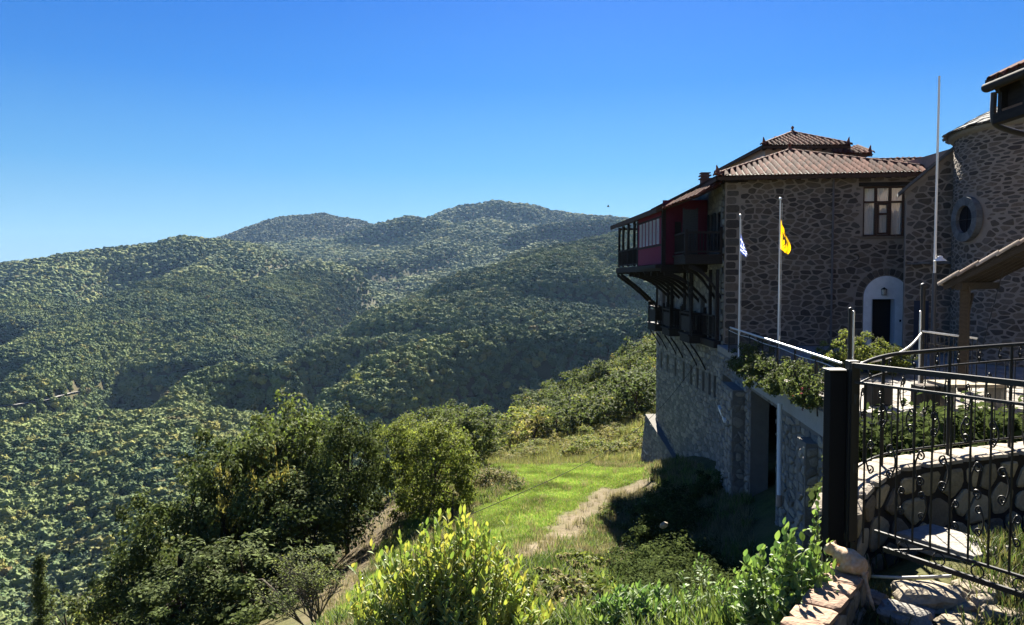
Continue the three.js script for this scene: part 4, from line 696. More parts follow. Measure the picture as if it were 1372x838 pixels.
// clump centres through an uneven ellipsoid crown standing on y = 0 .. 2*ry around cy
function crownClumps(r, n, rx, ry, rz, cy, o = {}) {
  const out = [], sx = rr(0, 50, r);
  for (let i = 0; i < n; i++) {
    const v = new THREE.Vector3(gauss(r), gauss(r), gauss(r)).normalize(), k = (o.inner ?? 0.45) + (1 - (o.inner ?? 0.45)) * Math.sqrt(r());
    const lump = 1 + (o.lump ?? 0.45) * noise(v.x * 1.6 + sx, v.y * 1.6, v.z * 1.6) * 1.6;
    if (v.y < (o.floor ?? -0.75)) continue;
    out.push([v.x * rx * k * lump, cy + v.y * ry * k * lump, v.z * rz * k * lump, v.x, v.y, v.z]);
  }
  return out;
}
function clumpLeaves(r, clumps, per, rad, o = {}) {
  const pts = [];
  for (const c of clumps) {
    const rc = rad * rr(0.6, 1.35, r), tone = rr(0.7, 1.25, r);
    for (let i = 0; i < per; i++) {
      const v = new THREE.Vector3(gauss(r), gauss(r) * (o.flat ?? 0.75), gauss(r)), k = rc * (0.35 + 0.65 * r()) / Math.max(v.length(), 0.05);
      pts.push([c[0] + v.x * k, c[1] + v.y * k, c[2] + v.z * k, v.x * 0.5 + c[3] * 0.5, v.y * 0.5 + c[4] * 0.5, v.z * 0.5 + c[5] * 0.5, tone]);
    }
  }
  return pts;
}
function limbsGeo(r, clumps, base, top, rad, n, o = {}) {
  const list = [], lean = o.lean ?? 0.15, mid = new THREE.Vector3(rr(-lean, lean, r), (base + top) * 0.5, rr(-lean, lean, r)), tp = new THREE.Vector3(rr(-lean, lean, r) * 2, top, rr(-lean, lean, r) * 2);
  const a = new THREE.Vector3(0, base, 0);
  list.push(rod(a, mid, rad, rad * 0.75), rod(mid, tp, rad * 0.75, rad * 0.35));
  for (let i = 0; i < n; i++) {
    const c = clumps[Math.floor(r() * clumps.length)], s = a.clone().lerp(tp, rr(0.3, 0.95, r)), e = new THREE.Vector3(c[0], c[1], c[2]), m = s.clone().lerp(e, 0.5); m.y += rr(-0.1, 0.25, r) * s.distanceTo(e) * 0.5;
    list.push(rod(s, m, rad * 0.4, rad * 0.26, 5), rod(m, e, rad * 0.26, rad * 0.08, 5));
  }
  return merge(list);
}
const barkM = mat([0.07, 0.055, 0.042], { map: T.wood, bumpMap: T.wood, bumpScale: 0.01 });
// ================================================================ flag poles and flags
function cloth(w, h, drop, folds, amp, seed, squeeze) {
  const n = 28, m = 26, pos = [], uv = [], idx = [];
  for (let j = 0; j <= m; j++) for (let i = 0; i <= n; i++) {
    const a = i / n, b = j / m, hang = 1 - 0.25 * a * b;
    pos.push(squeeze * w * a * (0.55 + 0.45 * Math.sin(b * 2.6)) , -b * h * hang - drop * a * (1 - 0.25 * b), amp * a * Math.sin(folds * a * 6.283 + b * 1.6 + seed) + 0.03 * Math.sin(b * 5 + seed));
    uv.push(a, 1 - b);
  }
  for (let j = 0; j < m; j++) for (let i = 0; i < n; i++) { const p = j * (n + 1) + i; idx.push(p, p + n + 1, p + 1, p + 1, p + n + 1, p + n + 2); }
  const g = new THREE.BufferGeometry(); g.setAttribute('position', new THREE.Float32BufferAttribute(pos, 3)); g.setAttribute('uv', new THREE.Float32BufferAttribute(uv, 2)); g.setIndex(idx); g.computeVertexNormals(); return g;
}
function flagTex(w, h, draw) { const c = document.createElement('canvas'); c.width = w; c.height = h; draw(c.getContext('2d'), w, h); const t = new THREE.CanvasTexture(c); t.colorSpace = THREE.SRGBColorSpace; t.magFilter = THREE.LinearFilter; return t; }
const flagMat = (t) => new THREE.MeshPhysicalMaterial({ map: t, roughness: 1, transmission: 0.6, thickness: 0, side: THREE.DoubleSide });
{
  const blue = flagTex(270, 180, (x, w, h) => { for (let i = 0; i < 9; i++) { x.fillStyle = i % 2 ? '#bfc4cf' : '#17348a'; x.fillRect(0, i * h / 9, w, h / 9 + 1); } x.fillStyle = '#17348a'; x.fillRect(0, 0, h * 5 / 9, h * 5 / 9); x.fillStyle = '#bfc4cf'; x.fillRect(h * 2 / 9, 0, h / 9, h * 5 / 9); x.fillRect(0, h * 2 / 9, h * 5 / 9, h / 9); });
  const gold = flagTex(256, 256, (x, w, h) => {
    x.fillStyle = '#cf9d00'; x.fillRect(0, 0, w, h); x.fillStyle = '#141210'; x.strokeStyle = '#141210'; x.lineWidth = 9;
    x.beginPath(); x.ellipse(128, 140, 22, 44, 0, 0, 7); x.fill();                                        // body
    for (const s of [-1, 1]) { for (let k = 0; k < 6; k++) { x.beginPath(); x.moveTo(128 + s * 12, 112 + k * 5); x.quadraticCurveTo(128 + s * 56, 70 + k * 10, 128 + s * (82 - k * 5), 96 + k * 17); x.stroke(); } x.beginPath(); x.moveTo(128, 112); x.quadraticCurveTo(128 + s * 8, 76, 128 + s * 26, 72); x.stroke(); x.beginPath(); x.arc(128 + s * 26, 72, 9, 0, 7); x.fill(); x.beginPath(); x.moveTo(128 + s * 14, 176); x.lineTo(128 + s * 38, 206); x.stroke(); }
    x.beginPath(); x.moveTo(128, 175); x.lineTo(112, 218); x.lineTo(144, 218); x.fill(); x.fillRect(116, 38, 24, 14); x.fillRect(125, 26, 6, 14);
  });
  const pole = (label, u, v0, v1, D, rad) => {
    const a = at(u, v1, D), b = at(u, v0, D), p = thing('flagpole', label, 'flagpole', V(a.x, YC, D), 'flagpoles in front of the stone house'), h = b.y - YC;
    mesh('shaft', rod(new THREE.Vector3(0, 0, 0), new THREE.Vector3(0, h, 0), rad, rad * 0.7, 10), paleMetal, p);
    mesh('finial', new THREE.SphereGeometry(rad * 1.6, 10, 8).translate(0, h + rad, 0), steelM, p); mesh('base_plate', bx(0.24, 0.04, 0.24, 0, 0.02, 0), steelM, p); mesh('cleat', bx(0.05, 0.14, 0.05, 0, 0.9, rad + 0.02), steelM, p);
    mesh('halyard', rod(new THREE.Vector3(rad + 0.02, 0.9, 0.03), new THREE.Vector3(rad + 0.02, h - 0.1, 0.02), 0.006, 0.006, 4), paleMetal, p);
    return { a, h };
  };
  pole('white flagpole with the blue and white flag', 990, 290, 460, 27.2, 0.027); pole('white flagpole with the yellow flag', 1043, 268, 461, 25, 0.033);
  let q = at(991, 313, 27.2); tag(mesh('blue_white_flag', cloth(0.52, 0.66, 0.46, 2.6, 0.06, 1.2, 0.5), flagMat(blue), scene, V(q.x + 0.03, q.y, 27.18)), 'limp blue and white striped flag on the short pole', 'flag');
  q = at(1044.5, 293, 25); tag(mesh('yellow_flag', cloth(0.67, 0.96, 0.6, 2.2, 0.066, 0.4, 0.5), flagMat(gold), scene, V(q.x + 0.03, q.y, 24.98)), 'limp yellow flag with a black eagle on the taller pole', 'flag');
}
// tall bare mast with a lamp
{
  const D = 24, b = at(1250, 470, D), t = at(1259, 102, D), p = thing('lamp_mast', 'tall bare white mast on a dark post with a small conical lamp', 'mast', V(b.x, YC, D));
  const lx = t.x - b.x, H = t.y - YC, m = (f) => new THREE.Vector3(lx * f, H * f, 0), f1 = (at(1253, 366, D).y - YC) / H;
  mesh('upper_tube', rod(m(f1 * 0.9), m(1), 0.042, 0.03, 10), paleMetal, p); mesh('lower_post', rod(m(0), m(f1), 0.075, 0.065, 10), mat([0.05, 0.05, 0.055], { roughness: 0.5 }), p);
  const ly = at(1254, 350, D).y - YC; mesh('lamp_shade', boxUV(new THREE.LatheGeometry([[0.02, 0.16], [0.07, 0.15], [0.08, 0.09], [0.19, 0.0], [0.17, 0.0], [0.06, 0.08], [0, 0.1]].map(([x, y]) => new THREE.Vector2(x, y)), 18).translate(lx * 0.45 + 0.1, ly, 0.12)), whiteM, p); mesh('lamp_arm', rod(new THREE.Vector3(lx * 0.45, ly + 0.14, 0), new THREE.Vector3(lx * 0.45 + 0.1, ly + 0.14, 0.12), 0.012), ironM, p);
}
// ================================================================ railing along the courtyard edge
{
  const r = rngOf(91), g = thing('terrace_railing', 'iron railing with pale handrail along the courtyard edge', 'railing');
  const P = (t) => [lerp(8.35, 7.16, t), lerp(29.5, 16.6, t)], top = -1.82;
  const pt = (t, y) => { const [x, D] = P(t); return V(x, y, D); };
  mesh('handrail', rod(pt(0.02, top), pt(1, top), 0.032, 0.032, 8), steelM, g); mesh('lower_rail', beamGeo(pt(0, -2.66), pt(1, -2.66), 0.03, 0.02), ironM, g); mesh('middle_wire', tube([0, 0.15, 0.3, 0.45, 0.6, 0.75, 0.9, 1].map((t, i) => pt(t, top - 0.13 - (i % 2) * 0.03)), 0.012, 60, 5), steelM, g);
  for (let i = 0; i <= 7; i++) mesh('post', rod(pt(i / 7, YC), pt(i / 7, top), 0.028, 0.028, 7), ironM, g);
  for (let i = 1; i < 98; i++) mesh('bar', rod(pt(i / 98, -2.66), pt(i / 98, top - 0.13), 0.0085, 0.0085, 4), ironM, g);
}
// posts and the sagging handrail in the courtyard
{
  const post = (label, u, v0, D, rad, m, base = YC) => { const a = at(u, v0, D), p = thing('courtyard_post', label, 'post', V(a.x, base, D)); const h = a.y - base; mesh('shaft', rod(new THREE.Vector3(0, 0, 0), new THREE.Vector3(0, h, 0), rad, rad, 9), m, p); mesh('cap', new THREE.SphereGeometry(rad * 1.15, 9, 7).translate(0, h, 0), m, p); mesh('foot', new THREE.CylinderGeometry(rad * 1.8, rad * 1.9, 0.03, 9).translate(0, 0.015, 0), m, p); };
  post('thick black post beside the courtyard shrub', 1140, 415, 16.8, 0.045, ironM); post('thin pale post close to the thick black post', 1144.5, 418, 16.9, 0.02, steelM);
  post('tall black post before the church side wall', 1237.5, 383, 20, 0.06, ironM); post('thin pale post close to the tall black post', 1234, 418, 20, 0.03, steelM);
  const hr = thing('curved_handrail', 'white curved handrail sagging between the courtyard posts', 'handrail'); const c = [[1150, 487, 17.2], [1182, 482, 17.8], [1205, 473, 18.4], [1222, 462, 19], [1235, 447, 19.6]].map((p) => atV(...p));
  mesh('tube', tube(c, 0.024, 40, 7), paleMetal, hr);
  const h2 = thing('courtyard_handrail', 'iron handrail with thin balusters below the lamp mast', 'handrail'); const a = atV(1236, 444, 19.8), b = atV(1310, 454, 19.2); mesh('rail', rod(a, b, 0.025), paleMetal, h2); mesh('lower_rail', rod(a.clone().setY(a.y - 0.3), b.clone().setY(b.y - 0.3), 0.012), ironM, h2);
  for (let i = 0; i <= 12; i++) { const q = a.clone().lerp(b, i / 12); mesh('baluster', rod(q.clone().setY(YC), q, 0.012, 0.012, 5), ironM, h2); }
  // table and dark planters on the terrace
  const tp = at(1300, 548, 16.9), tb = thing('stone_table', 'pale slab table standing on the courtyard terrace', 'table', V(tp.x, YC, 16.9)); mesh('table_top', bx(1.5, 0.07, 0.8, 0, 0.5, 0), stonesWarm[2], tb); for (const s of [-0.55, 0.55]) mesh('leg', bx(0.12, 0.47, 0.6, s, 0.235, 0), stonesGrey[0], tb);
  for (const [u, D, l] of [[1176, 17.2, 'dark square planter near the black post'], [1240, 17.0, 'dark square planter near the slab table']]) { const p = at(u, 540, D), t = thing('square_planter', l, 'planter', V(p.x, YC, D)); mesh('box', boxUV(new RoundedBoxGeometry(0.44, 0.46, 0.44, 2, 0.02).translate(0, 0.23, 0)), mat([0.03, 0.028, 0.026]), t); mesh('soil', bx(0.36, 0.03, 0.36, 0, 0.455, 0), mat([0.06, 0.045, 0.035]), t); }
}
// ================================================================ scrollwork
function scrollPts(rad, turns = 1.4, flip = 1) { const p = []; for (let i = 0; i <= 26; i++) { const t = i / 26, a = t * turns * 6.283, k = rad * (1 - 0.78 * t); p.push([flip * (rad * 0.0 + k * Math.sin(a)), rad - rad + k * Math.cos(a)]); } return p; }
const tubeOn = (F, pts, rad, s0, t0) => tube(pts.map(([s, t]) => F.map(s0 + s, t0 + t, 0)), rad, pts.length * 2, 5);
// C-scroll pair: two spirals joined by a bow
function cScroll(F, s0, t0, w, h, rad, flip) {
  const pts = [], q = w * 0.3; for (let i = 22; i >= 0; i--) { const t = i / 22, a = t * 8, k = q * (1 - 0.75 * t); pts.push([k * Math.sin(a) * flip, h / 2 - q + k * Math.cos(a)]); }
  for (let i = 1; i < 6; i++) { const t = i / 6; pts.push([-flip * w * 0.32 * Math.sin(Math.PI * t), h / 2 - t * h]); }
  for (let i = 0; i <= 22; i++) { const t = i / 22, a = t * 8, k = q * (1 - 0.75 * t); pts.push([k * Math.sin(a) * flip, -(h / 2 - q + k * Math.cos(a))]); }
  return tubeOn(F, pts, rad, s0, t0);
}
// ================================================================ gate
{
  const g = thing('iron_gate', 'black wrought iron gate leaf with scrolls, hung on a dark post', 'gate');
  const F = frame([3.42, 7.72], [4.77, 5.36], -2.75), L = F.L, y = (v) => v + 2.75;
  const rail = (t, w, h, s0 = 0, n = 'rail') => mesh(n, beamGeo(F.map(s0, t, 0), F.map(L, t, 0), w, h), ironM, g);
  rail(y(-0.86), 0.04, 0.05); rail(y(-1.03), 0.025, 0.025); rail(y(-2.47), 0.025, 0.025, 0.3); rail(y(-2.62), 0.03, 0.045, 0.4);
  mesh('stile', beamGeo(F.map(0.03, 0.1, 0), F.map(0.03, y(-0.84), 0), 0.05, 0.05), ironM, g); mesh('stile', beamGeo(F.map(L - 0.03, 0.1, 0), F.map(L - 0.03, y(-0.84), 0), 0.05, 0.05), ironM, g);
  for (let i = 1; i * 0.172 < L - 0.1; i++) mesh('bar', beamGeo(F.map(i * 0.172, i < 3 ? 0.12 : y(-2.47), 0), F.map(i * 0.172, y(-1.03), 0), 0.014, 0.014), ironM, g);
  for (let i = 0; i * 0.172 < L - 0.3; i += 1) {
    if (i % 3 === 1) { mesh('scroll', cScroll(F, i * 0.172 + 0.06, y(-1.75), 0.15, 0.32, 0.0085, 1), ironM, g); mesh('scroll', cScroll(F, i * 0.172 + 0.28, y(-1.75), 0.15, 0.32, 0.0085, -1), ironM, g); }
    if (i % 3 === 2) { mesh('scroll', cScroll(F, i * 0.172 + 0.02, y(-1.32), 0.13, 0.22, 0.008, -1), ironM, g); mesh('scroll', cScroll(F, i * 0.172 + 0.3, y(-1.32), 0.13, 0.22, 0.008, 1), ironM, g); }
    if (i % 3 === 0 && i) { mesh('scroll', cScroll(F, i * 0.172 + 0.05, y(-2.1), 0.12, 0.26, 0.008, 1), ironM, g); mesh('scroll', cScroll(F, i * 0.172 + 0.26, y(-2.1), 0.12, 0.26, 0.008, -1), ironM, g); }
    if (i > 2 && i % 2) mesh('ring', boxUV(new THREE.TorusGeometry(0.055, 0.007, 5, 18).applyMatrix4(F.M).translate(...F.map(i * 0.172 + 0.086, y(-2.545), 0).sub(F.O).toArray())), ironM, g);
  }
  mesh('brace', rod(F.map(0.5, y(-2.6), 0), F.map(0.9, y(-2.47), 0), 0.008), ironM, g);
  const post = thing('gate_post', 'thick black gate post beside the iron gate', 'post', V(3.33, -3.4, 7.85));
  mesh('pillar', boxUV(new RoundedBoxGeometry(0.17, 2.48, 0.17, 2, 0.01).translate(-0.01, 1.22, 0)), new THREE.MeshPhysicalMaterial({ color: lin([0.008, 0.008, 0.009]), roughness: 0.9, specularIntensity: 0.3 }), post); mesh('cap_plate', bx(0.2, 0.02, 0.2, -0.01, 2.475, 0), ironM, post); mesh('inner_post', boxUV(new RoundedBoxGeometry(0.11, 2.6, 0.11, 2, 0.008).translate(0.13, 1.28, 0.08)), ironM, post);
  for (const t of [0.7, 1.5, 2.2]) mesh('hinge', boxUV(new THREE.CylinderGeometry(0.03, 0.03, 0.1, 8).translate(0.13, t, 0.16)), ironM, post);
}
// ================================================================ curved low wall with pale capstones and the fence that stands on it
{
  const r = rngOf(95), raw = [[1147, 690, 7.75], [1152, 668, 8.0], [1172, 643, 8.4], [1202, 627, 8.75], [1260, 617, 9.15], [1320, 609, 9.55], [1380, 602, 9.95], [1460, 594, 10.5]].map((p) => atV(...p));
  const curve = new THREE.CatmullRomCurve3(raw), L = curve.getLength(), up = UPV, at2 = (s) => curve.getPointAt(clamp(s / L, 0, 1)), nrm = (s) => { const t = curve.getTangentAt(clamp(s / L, 0, 1)); t.y = 0; t.normalize(); return new THREE.Vector3().crossVectors(t, up); };
  const map = (s, t, d) => { const p = at2(s), n = nrm(s); return p.addScaledVector(n, d).add(new THREE.Vector3(0, t - 1.15, 0)); };
  const wall = thing('low_wall', 'low curved garden wall with pale capstones behind the iron gate', 'wall');
  const N = 60, pos = [], idx = []; for (let i = 0; i <= N; i++) { const s = L * i / N; for (const [t, d] of [[0, 0], [1.08, 0], [1.08, -0.34], [0, -0.34]]) { const p = map(s, t, d); pos.push(p.x, p.y, p.z); } if (i) for (let k = 0; k < 4; k++) { const a = 4 * i - 4 + k, b = 4 * i - 4 + (k + 1) % 4, c = a + 4, d = b + 4; idx.push(a, c, b, b, c, d); } }
  idx.push(0, 1, 2, 0, 2, 3); const bg = new THREE.BufferGeometry(); bg.setAttribute('position', new THREE.Float32BufferAttribute(pos, 3)); bg.setIndex(idx); const wg = bg.toNonIndexed(); wg.computeVertexNormals();
  const body = mesh('wall_body', boxUV(wg), mat([0.035, 0.03, 0.026], { map: T.stone, side: THREE.DoubleSide }), wall);
  layStones(body, stoneCells(r, L, 1.06, 0.4, 0.34).map((c) => stoneGeo(c, map, 0.03, 0.035, r)), stonesLow, r, 200);
  layStones(body, stoneCells(r, 0.34, 1.06, 0.34, 0.36).map((c) => stoneGeo(c, (s, t, d) => map(0, t, -0.34 + s).addScaledVector(curve.getTangentAt(0).setY(0).normalize(), -d), 0.02, 0.03, r)), stonesLow, r, 20);
  const capM = [[0.34, 0.30, 0.25], [0.40, 0.36, 0.30], [0.28, 0.245, 0.20]].map(stoneMat);
  for (let s = 0; s < L - 0.05;) { const w = Math.min(rr(0.24, 0.42, r), L - s), a = rr(0.03, 0.07, r), b = rr(0.03, 0.07, r), g = stoneGeo([[s, -0.38 - b], [s + w, -0.38 - a], [s + w, a], [s, b]], (p, q, d) => map(p, 1.12 + d, q), 0.005, 0.028, r); if (g) mesh('capstone', g, capM[Math.floor(r() * 3)], wall); s += w; }
  const f = thing('wall_fence', 'black iron fence with scrolls standing on the low curved wall', 'fence'), ft = (s) => 1.1 + lerp(1.28, 1.45, s / L);
  const rail = (h, w) => tube(Array.from({ length: 12 }, (_, i) => map(0.1 + (L - 0.1) * i / 11, typeof h === 'function' ? h(0.1 + (L - 0.1) * i / 11) : h, -0.17)), w, 48, 6);
  mesh('top_rail', rail(ft, 0.024), ironM, f); mesh('middle_rail', rail((s) => ft(s) - 0.2, 0.013), ironM, f); mesh('bottom_rail', rail(1.27, 0.014), ironM, f);
  for (let s = 0.15; s < L; s += 0.2) mesh('bar', rod(map(s, 1.27, -0.17), map(s, ft(s) - 0.2, -0.17), 0.007, 0.007, 5), ironM, f);
  for (let s = 0.12; s < L; s += 1.25) mesh('post', rod(map(s, 1.08, -0.17), map(s, ft(s), -0.17), 0.02, 0.02, 6), ironM, f);
  for (let s = 0.45, k = 0; s < L - 0.3; s += 0.42, k++) { const P = map(s, 0, -0.17), t = curve.getTangentAt(s / L); t.y = 0; t.normalize(); const Fs = { map: (a, b) => P.clone().addScaledVector(t, a).add(new THREE.Vector3(0, b, 0)) }; mesh('scroll', cScroll(Fs, 0.03, 1.85 + (k % 2) * 0.12, 0.15, 0.34, 0.008, k % 2 ? 1 : -1), ironM, f); mesh('scroll', cScroll(Fs, 0.24, ft(s) - 0.1, 0.09, 0.15, 0.008, 1), ironM, f); }
}
// ================================================================ parapet with the cat
let catSeat;
{
  const r = rngOf(97), a = at(1143, 768, 7.1), b = at(1062, 822, 6.15), y = -2.68, F = frame([b.x - 0.55, 5.55], [a.x, 7.1], y - 0.75);
  const A = V(b.x - 0.42, y, 5.35), B = V(a.x - 0.02, y, 7.1), dir = B.clone().sub(A); const L = dir.length(); dir.normalize(); const side = new THREE.Vector3().crossVectors(dir, UPV);   // to the right of the wall
  const w = 0.3, p = thing('parapet_wall', 'low stone parapet with reddish capstones where the cat sits', 'wall');
  const M = new THREE.Matrix4().makeBasis(side, UPV.clone(), dir.clone().negate()).setPosition(A.clone().lerp(B, 0.5));
  const body = mesh('wall_body', boxUV(new THREE.BoxGeometry(w - 0.03, 0.72, L)).translate(0, -0.42, 0).applyMatrix4(M), mat([0.10, 0.08, 0.06], { map: T.stone }), p);
  const mapR = (s, t, d) => A.clone().addScaledVector(dir, s).addScaledVector(side, w / 2 - 0.015 + d).add(new THREE.Vector3(0, -0.75 + t, 0)), mapL = (s, t, d) => A.clone().addScaledVector(dir, L - s).addScaledVector(side, -w / 2 + 0.015 - d).add(new THREE.Vector3(0, -0.75 + t, 0));
  layStones(body, [...stoneCells(r, L, 0.68, 0.2, 0.24).map((c) => stoneGeo(c, mapR, 0.014, 0.03, r)), ...stoneCells(r, L, 0.68, 0.24, 0.22).map((c) => stoneGeo(c, mapL, 0.014, 0.03, r))], stonesWarm, r, 80);
  const mapN = (s, t, d) => A.clone().addScaledVector(side, -w / 2 + s).addScaledVector(dir, -d).add(new THREE.Vector3(0, -0.75 + t, 0)); layStones(body, stoneCells(r, w, 0.7, 0.2, 0.22).map((c) => stoneGeo(c, mapN, 0.012, 0.02, r)), stonesWarm, r, 10);
  const cm = [[0.30, 0.20, 0.14], [0.35, 0.245, 0.175], [0.27, 0.185, 0.135]].map(stoneMat);
  for (let s = 0; s < L - 0.03;) { const l = Math.min(rr(0.22, 0.36, r), L - s), j = rr(-0.03, 0.03, r), g = stoneGeo([[s, -w / 2 - 0.01], [s + l + j, -w / 2 - 0.02], [s + l, w / 2 + 0.02], [s, w / 2 + 0.01]], (q, t, d) => A.clone().addScaledVector(dir, q).addScaledVector(side, t).add(new THREE.Vector3(0, -0.03 + d, 0)), 0.005, 0.024, r); if (g) mesh('capstone', g, cm[Math.floor(r() * 3)], p); s += l; }
  const endStone = mesh('end_stone', boxUV(new THREE.DodecahedronGeometry(0.12, 1).scale(0.8, 1.2, 0.7)), stonesWarm[3], p, B.clone().add(new THREE.Vector3(0.1, -0.06, -0.02)));
  catSeat = { A, B, dir, side, y: y - 0.005 };
}
// ================================================================ the cat, one body
{
  const d0 = catSeat.dir.clone(), O = catSeat.B.clone().addScaledVector(catSeat.dir, -0.12); O.y = catSeat.y;
  // own axes: f looks left and away, l to its left, up; metres
  const f = new THREE.Vector3(-0.57, 0, -0.82), l = new THREE.Vector3(-0.82, 0, 0.57).multiplyScalar(-1);
  const P = (a, b, c) => [a, b, c]; // forward, up, sideways
  const bones = [ // from, to, radius from, radius to
    [P(-0.11, 0.085, 0), P(-0.02, 0.115, 0), 0.092, 0.10], [P(-0.02, 0.115, 0), P(0.07, 0.13, 0), 0.10, 0.08], [P(0.07, 0.135, 0), P(0.13, 0.155, 0), 0.076, 0.055],
    [P(0.13, 0.16, 0), P(0.18, 0.165, 0.0), 0.052, 0.054], [P(0.185, 0.168, 0), P(0.20, 0.162, 0), 0.058, 0.054], [P(0.23, 0.14, 0), P(0.25, 0.134, 0), 0.032, 0.024],
    [P(0.178, 0.21, 0.034), P(0.172, 0.25, 0.048), 0.022, 0.004], [P(0.178, 0.21, -0.034), P(0.172, 0.25, -0.048), 0.022, 0.004],
    [P(-0.10, 0.075, 0.065), P(-0.02, 0.05, 0.085), 0.068, 0.045], [P(-0.10, 0.075, -0.065), P(-0.02, 0.05, -0.085), 0.068, 0.045],
    [P(-0.15, 0.14, 0.0), P(-0.14, 0.09, 0.0), 0.04, 0.06],
    [P(-0.02, 0.022, 0.085), P(0.06, 0.018, 0.085), 0.022, 0.018], [P(-0.02, 0.022, -0.085), P(0.06, 0.018, -0.085), 0.022, 0.018],
    [P(0.10, 0.10, 0.04), P(0.12, 0.02, 0.042), 0.032, 0.018], [P(0.10, 0.10, -0.04), P(0.12, 0.02, -0.042), 0.032, 0.018], [P(0.12, 0.018, 0.042), P(0.15, 0.016, 0.042), 0.019, 0.016], [P(0.12, 0.018, -0.042), P(0.15, 0.016, -0.042), 0.019, 0.016],
    [P(-0.17, 0.05, -0.01), P(-0.21, 0.0, -0.04), 0.026, 0.021], [P(-0.21, 0.0, -0.04), P(-0.26, -0.10, -0.07), 0.021, 0.019], [P(-0.26, -0.10, -0.07), P(-0.31, -0.21, -0.085), 0.019, 0.017], [P(-0.31, -0.21, -0.085), P(-0.345, -0.27, -0.09), 0.017, 0.011],
  ];
  const res = 110, c = [-0.03, 0.0, 0], half = 0.345, mc = new MarchingCubes(res, mat([1, 1, 1]), false, false, 200000); mc.isolation = 0; mc.reset();
  const k = 0.02, smin = (a, b) => { const h = Math.max(k - Math.abs(a - b), 0) / k; return Math.min(a, b) - h * h * k * 0.25; };
  for (let z = 0; z < res; z++) for (let y = 0; y < res; y++) for (let x = 0; x < res; x++) {
    const p = [c[0] + (x / res * 2 - 1) * half, c[1] + (y / res * 2 - 1) * half, c[2] + (z / res * 2 - 1) * half]; let best = 1;
    for (const [a, b, r0, r1] of bones) { const bx0 = b[0] - a[0], by = b[1] - a[1], bz = b[2] - a[2], t = clamp(((p[0] - a[0]) * bx0 + (p[1] - a[1]) * by + (p[2] - a[2]) * bz) / (bx0 * bx0 + by * by + bz * bz), 0, 1); best = smin(best, Math.hypot(p[0] - a[0] - bx0 * t, p[1] - a[1] - by * t, p[2] - a[2] - bz * t) - lerp(r0, r1, t) * 1.05); }
    mc.field[z * res * res + y * res + x] = -best - 0.004 * Math.abs(noise(p[0] * 60, p[1] * 60, p[2] * 60)) * 0.6;
  }
  mc.update();
  const n = mc.count, pos = new Float32Array(n * 3), nor = new Float32Array(n * 3), col = new Float32Array(n * 3), w = new THREE.Vector3(), nn = new THREE.Vector3();
  const cat = thing('cat', 'cream ginger cat crouching on the parapet with its tail hanging down', 'cat', O); cat.scale.setScalar(0.9);
  for (let i = 0; i < n; i++) {
    const a = c[0] + mc.positionArray[3 * i] * half, b = c[1] + mc.positionArray[3 * i + 1] * half, s = c[2] + mc.positionArray[3 * i + 2] * half;
    w.set(0, b, 0).addScaledVector(f, a).addScaledVector(l, s); nn.set(0, mc.normalArray[3 * i + 1], 0).addScaledVector(f, mc.normalArray[3 * i]).addScaledVector(l, mc.normalArray[3 * i + 2]).normalize();
    pos.set([w.x, w.y, w.z], 3 * i); nor.set([nn.x, nn.y, nn.z], 3 * i);
    // ginger on back, head and tail rings over a cream coat
    const band = 0.5 + 0.5 * Math.sin(a * 70 + 6 * noise(a * 14, b * 14, s * 14)), g = clamp(0.25 + 0.35 * band + 0.5 * noise(a * 40, b * 40, s * 40) + (a < -0.18 ? 0.2 : 0), 0, 1), q = mixc([0.46, 0.34, 0.23], [0.34, 0.18, 0.075], g * 0.9); col.set(q, 3 * i);
  }
  const g = new THREE.BufferGeometry(); g.setAttribute('position', new THREE.BufferAttribute(pos, 3)); g.setAttribute('normal', new THREE.BufferAttribute(nor, 3)); g.setAttribute('color', new THREE.BufferAttribute(col, 3));
  const tri = []; g.computeVertexNormals(); g.setAttribute('normal', new THREE.BufferAttribute(nor, 3));
  mesh('body', g, new THREE.MeshPhysicalMaterial({ vertexColors: true, roughness: 1, sheen: 0.6, sheenRoughness: 0.6, sheenColor: lin([0.8, 0.65, 0.5]), side: THREE.DoubleSide }), cat);
  const eye = (s) => { const e = new THREE.Vector3(0, 0.18, 0).addScaledVector(f, 0.243).addScaledVector(l, s); return e; };
  for (const s of [0.027, -0.027]) mesh('eye', new THREE.SphereGeometry(0.009, 10, 8), mat([0.10, 0.12, 0.02], { roughness: 0.1 }), cat, eye(s));
  mesh('nose', new THREE.SphereGeometry(0.007, 8, 6).scale(1, 0.7, 1), mat([0.45, 0.2, 0.18]), cat, new THREE.Vector3(0, 0.14, 0).addScaledVector(f, 0.276));
}
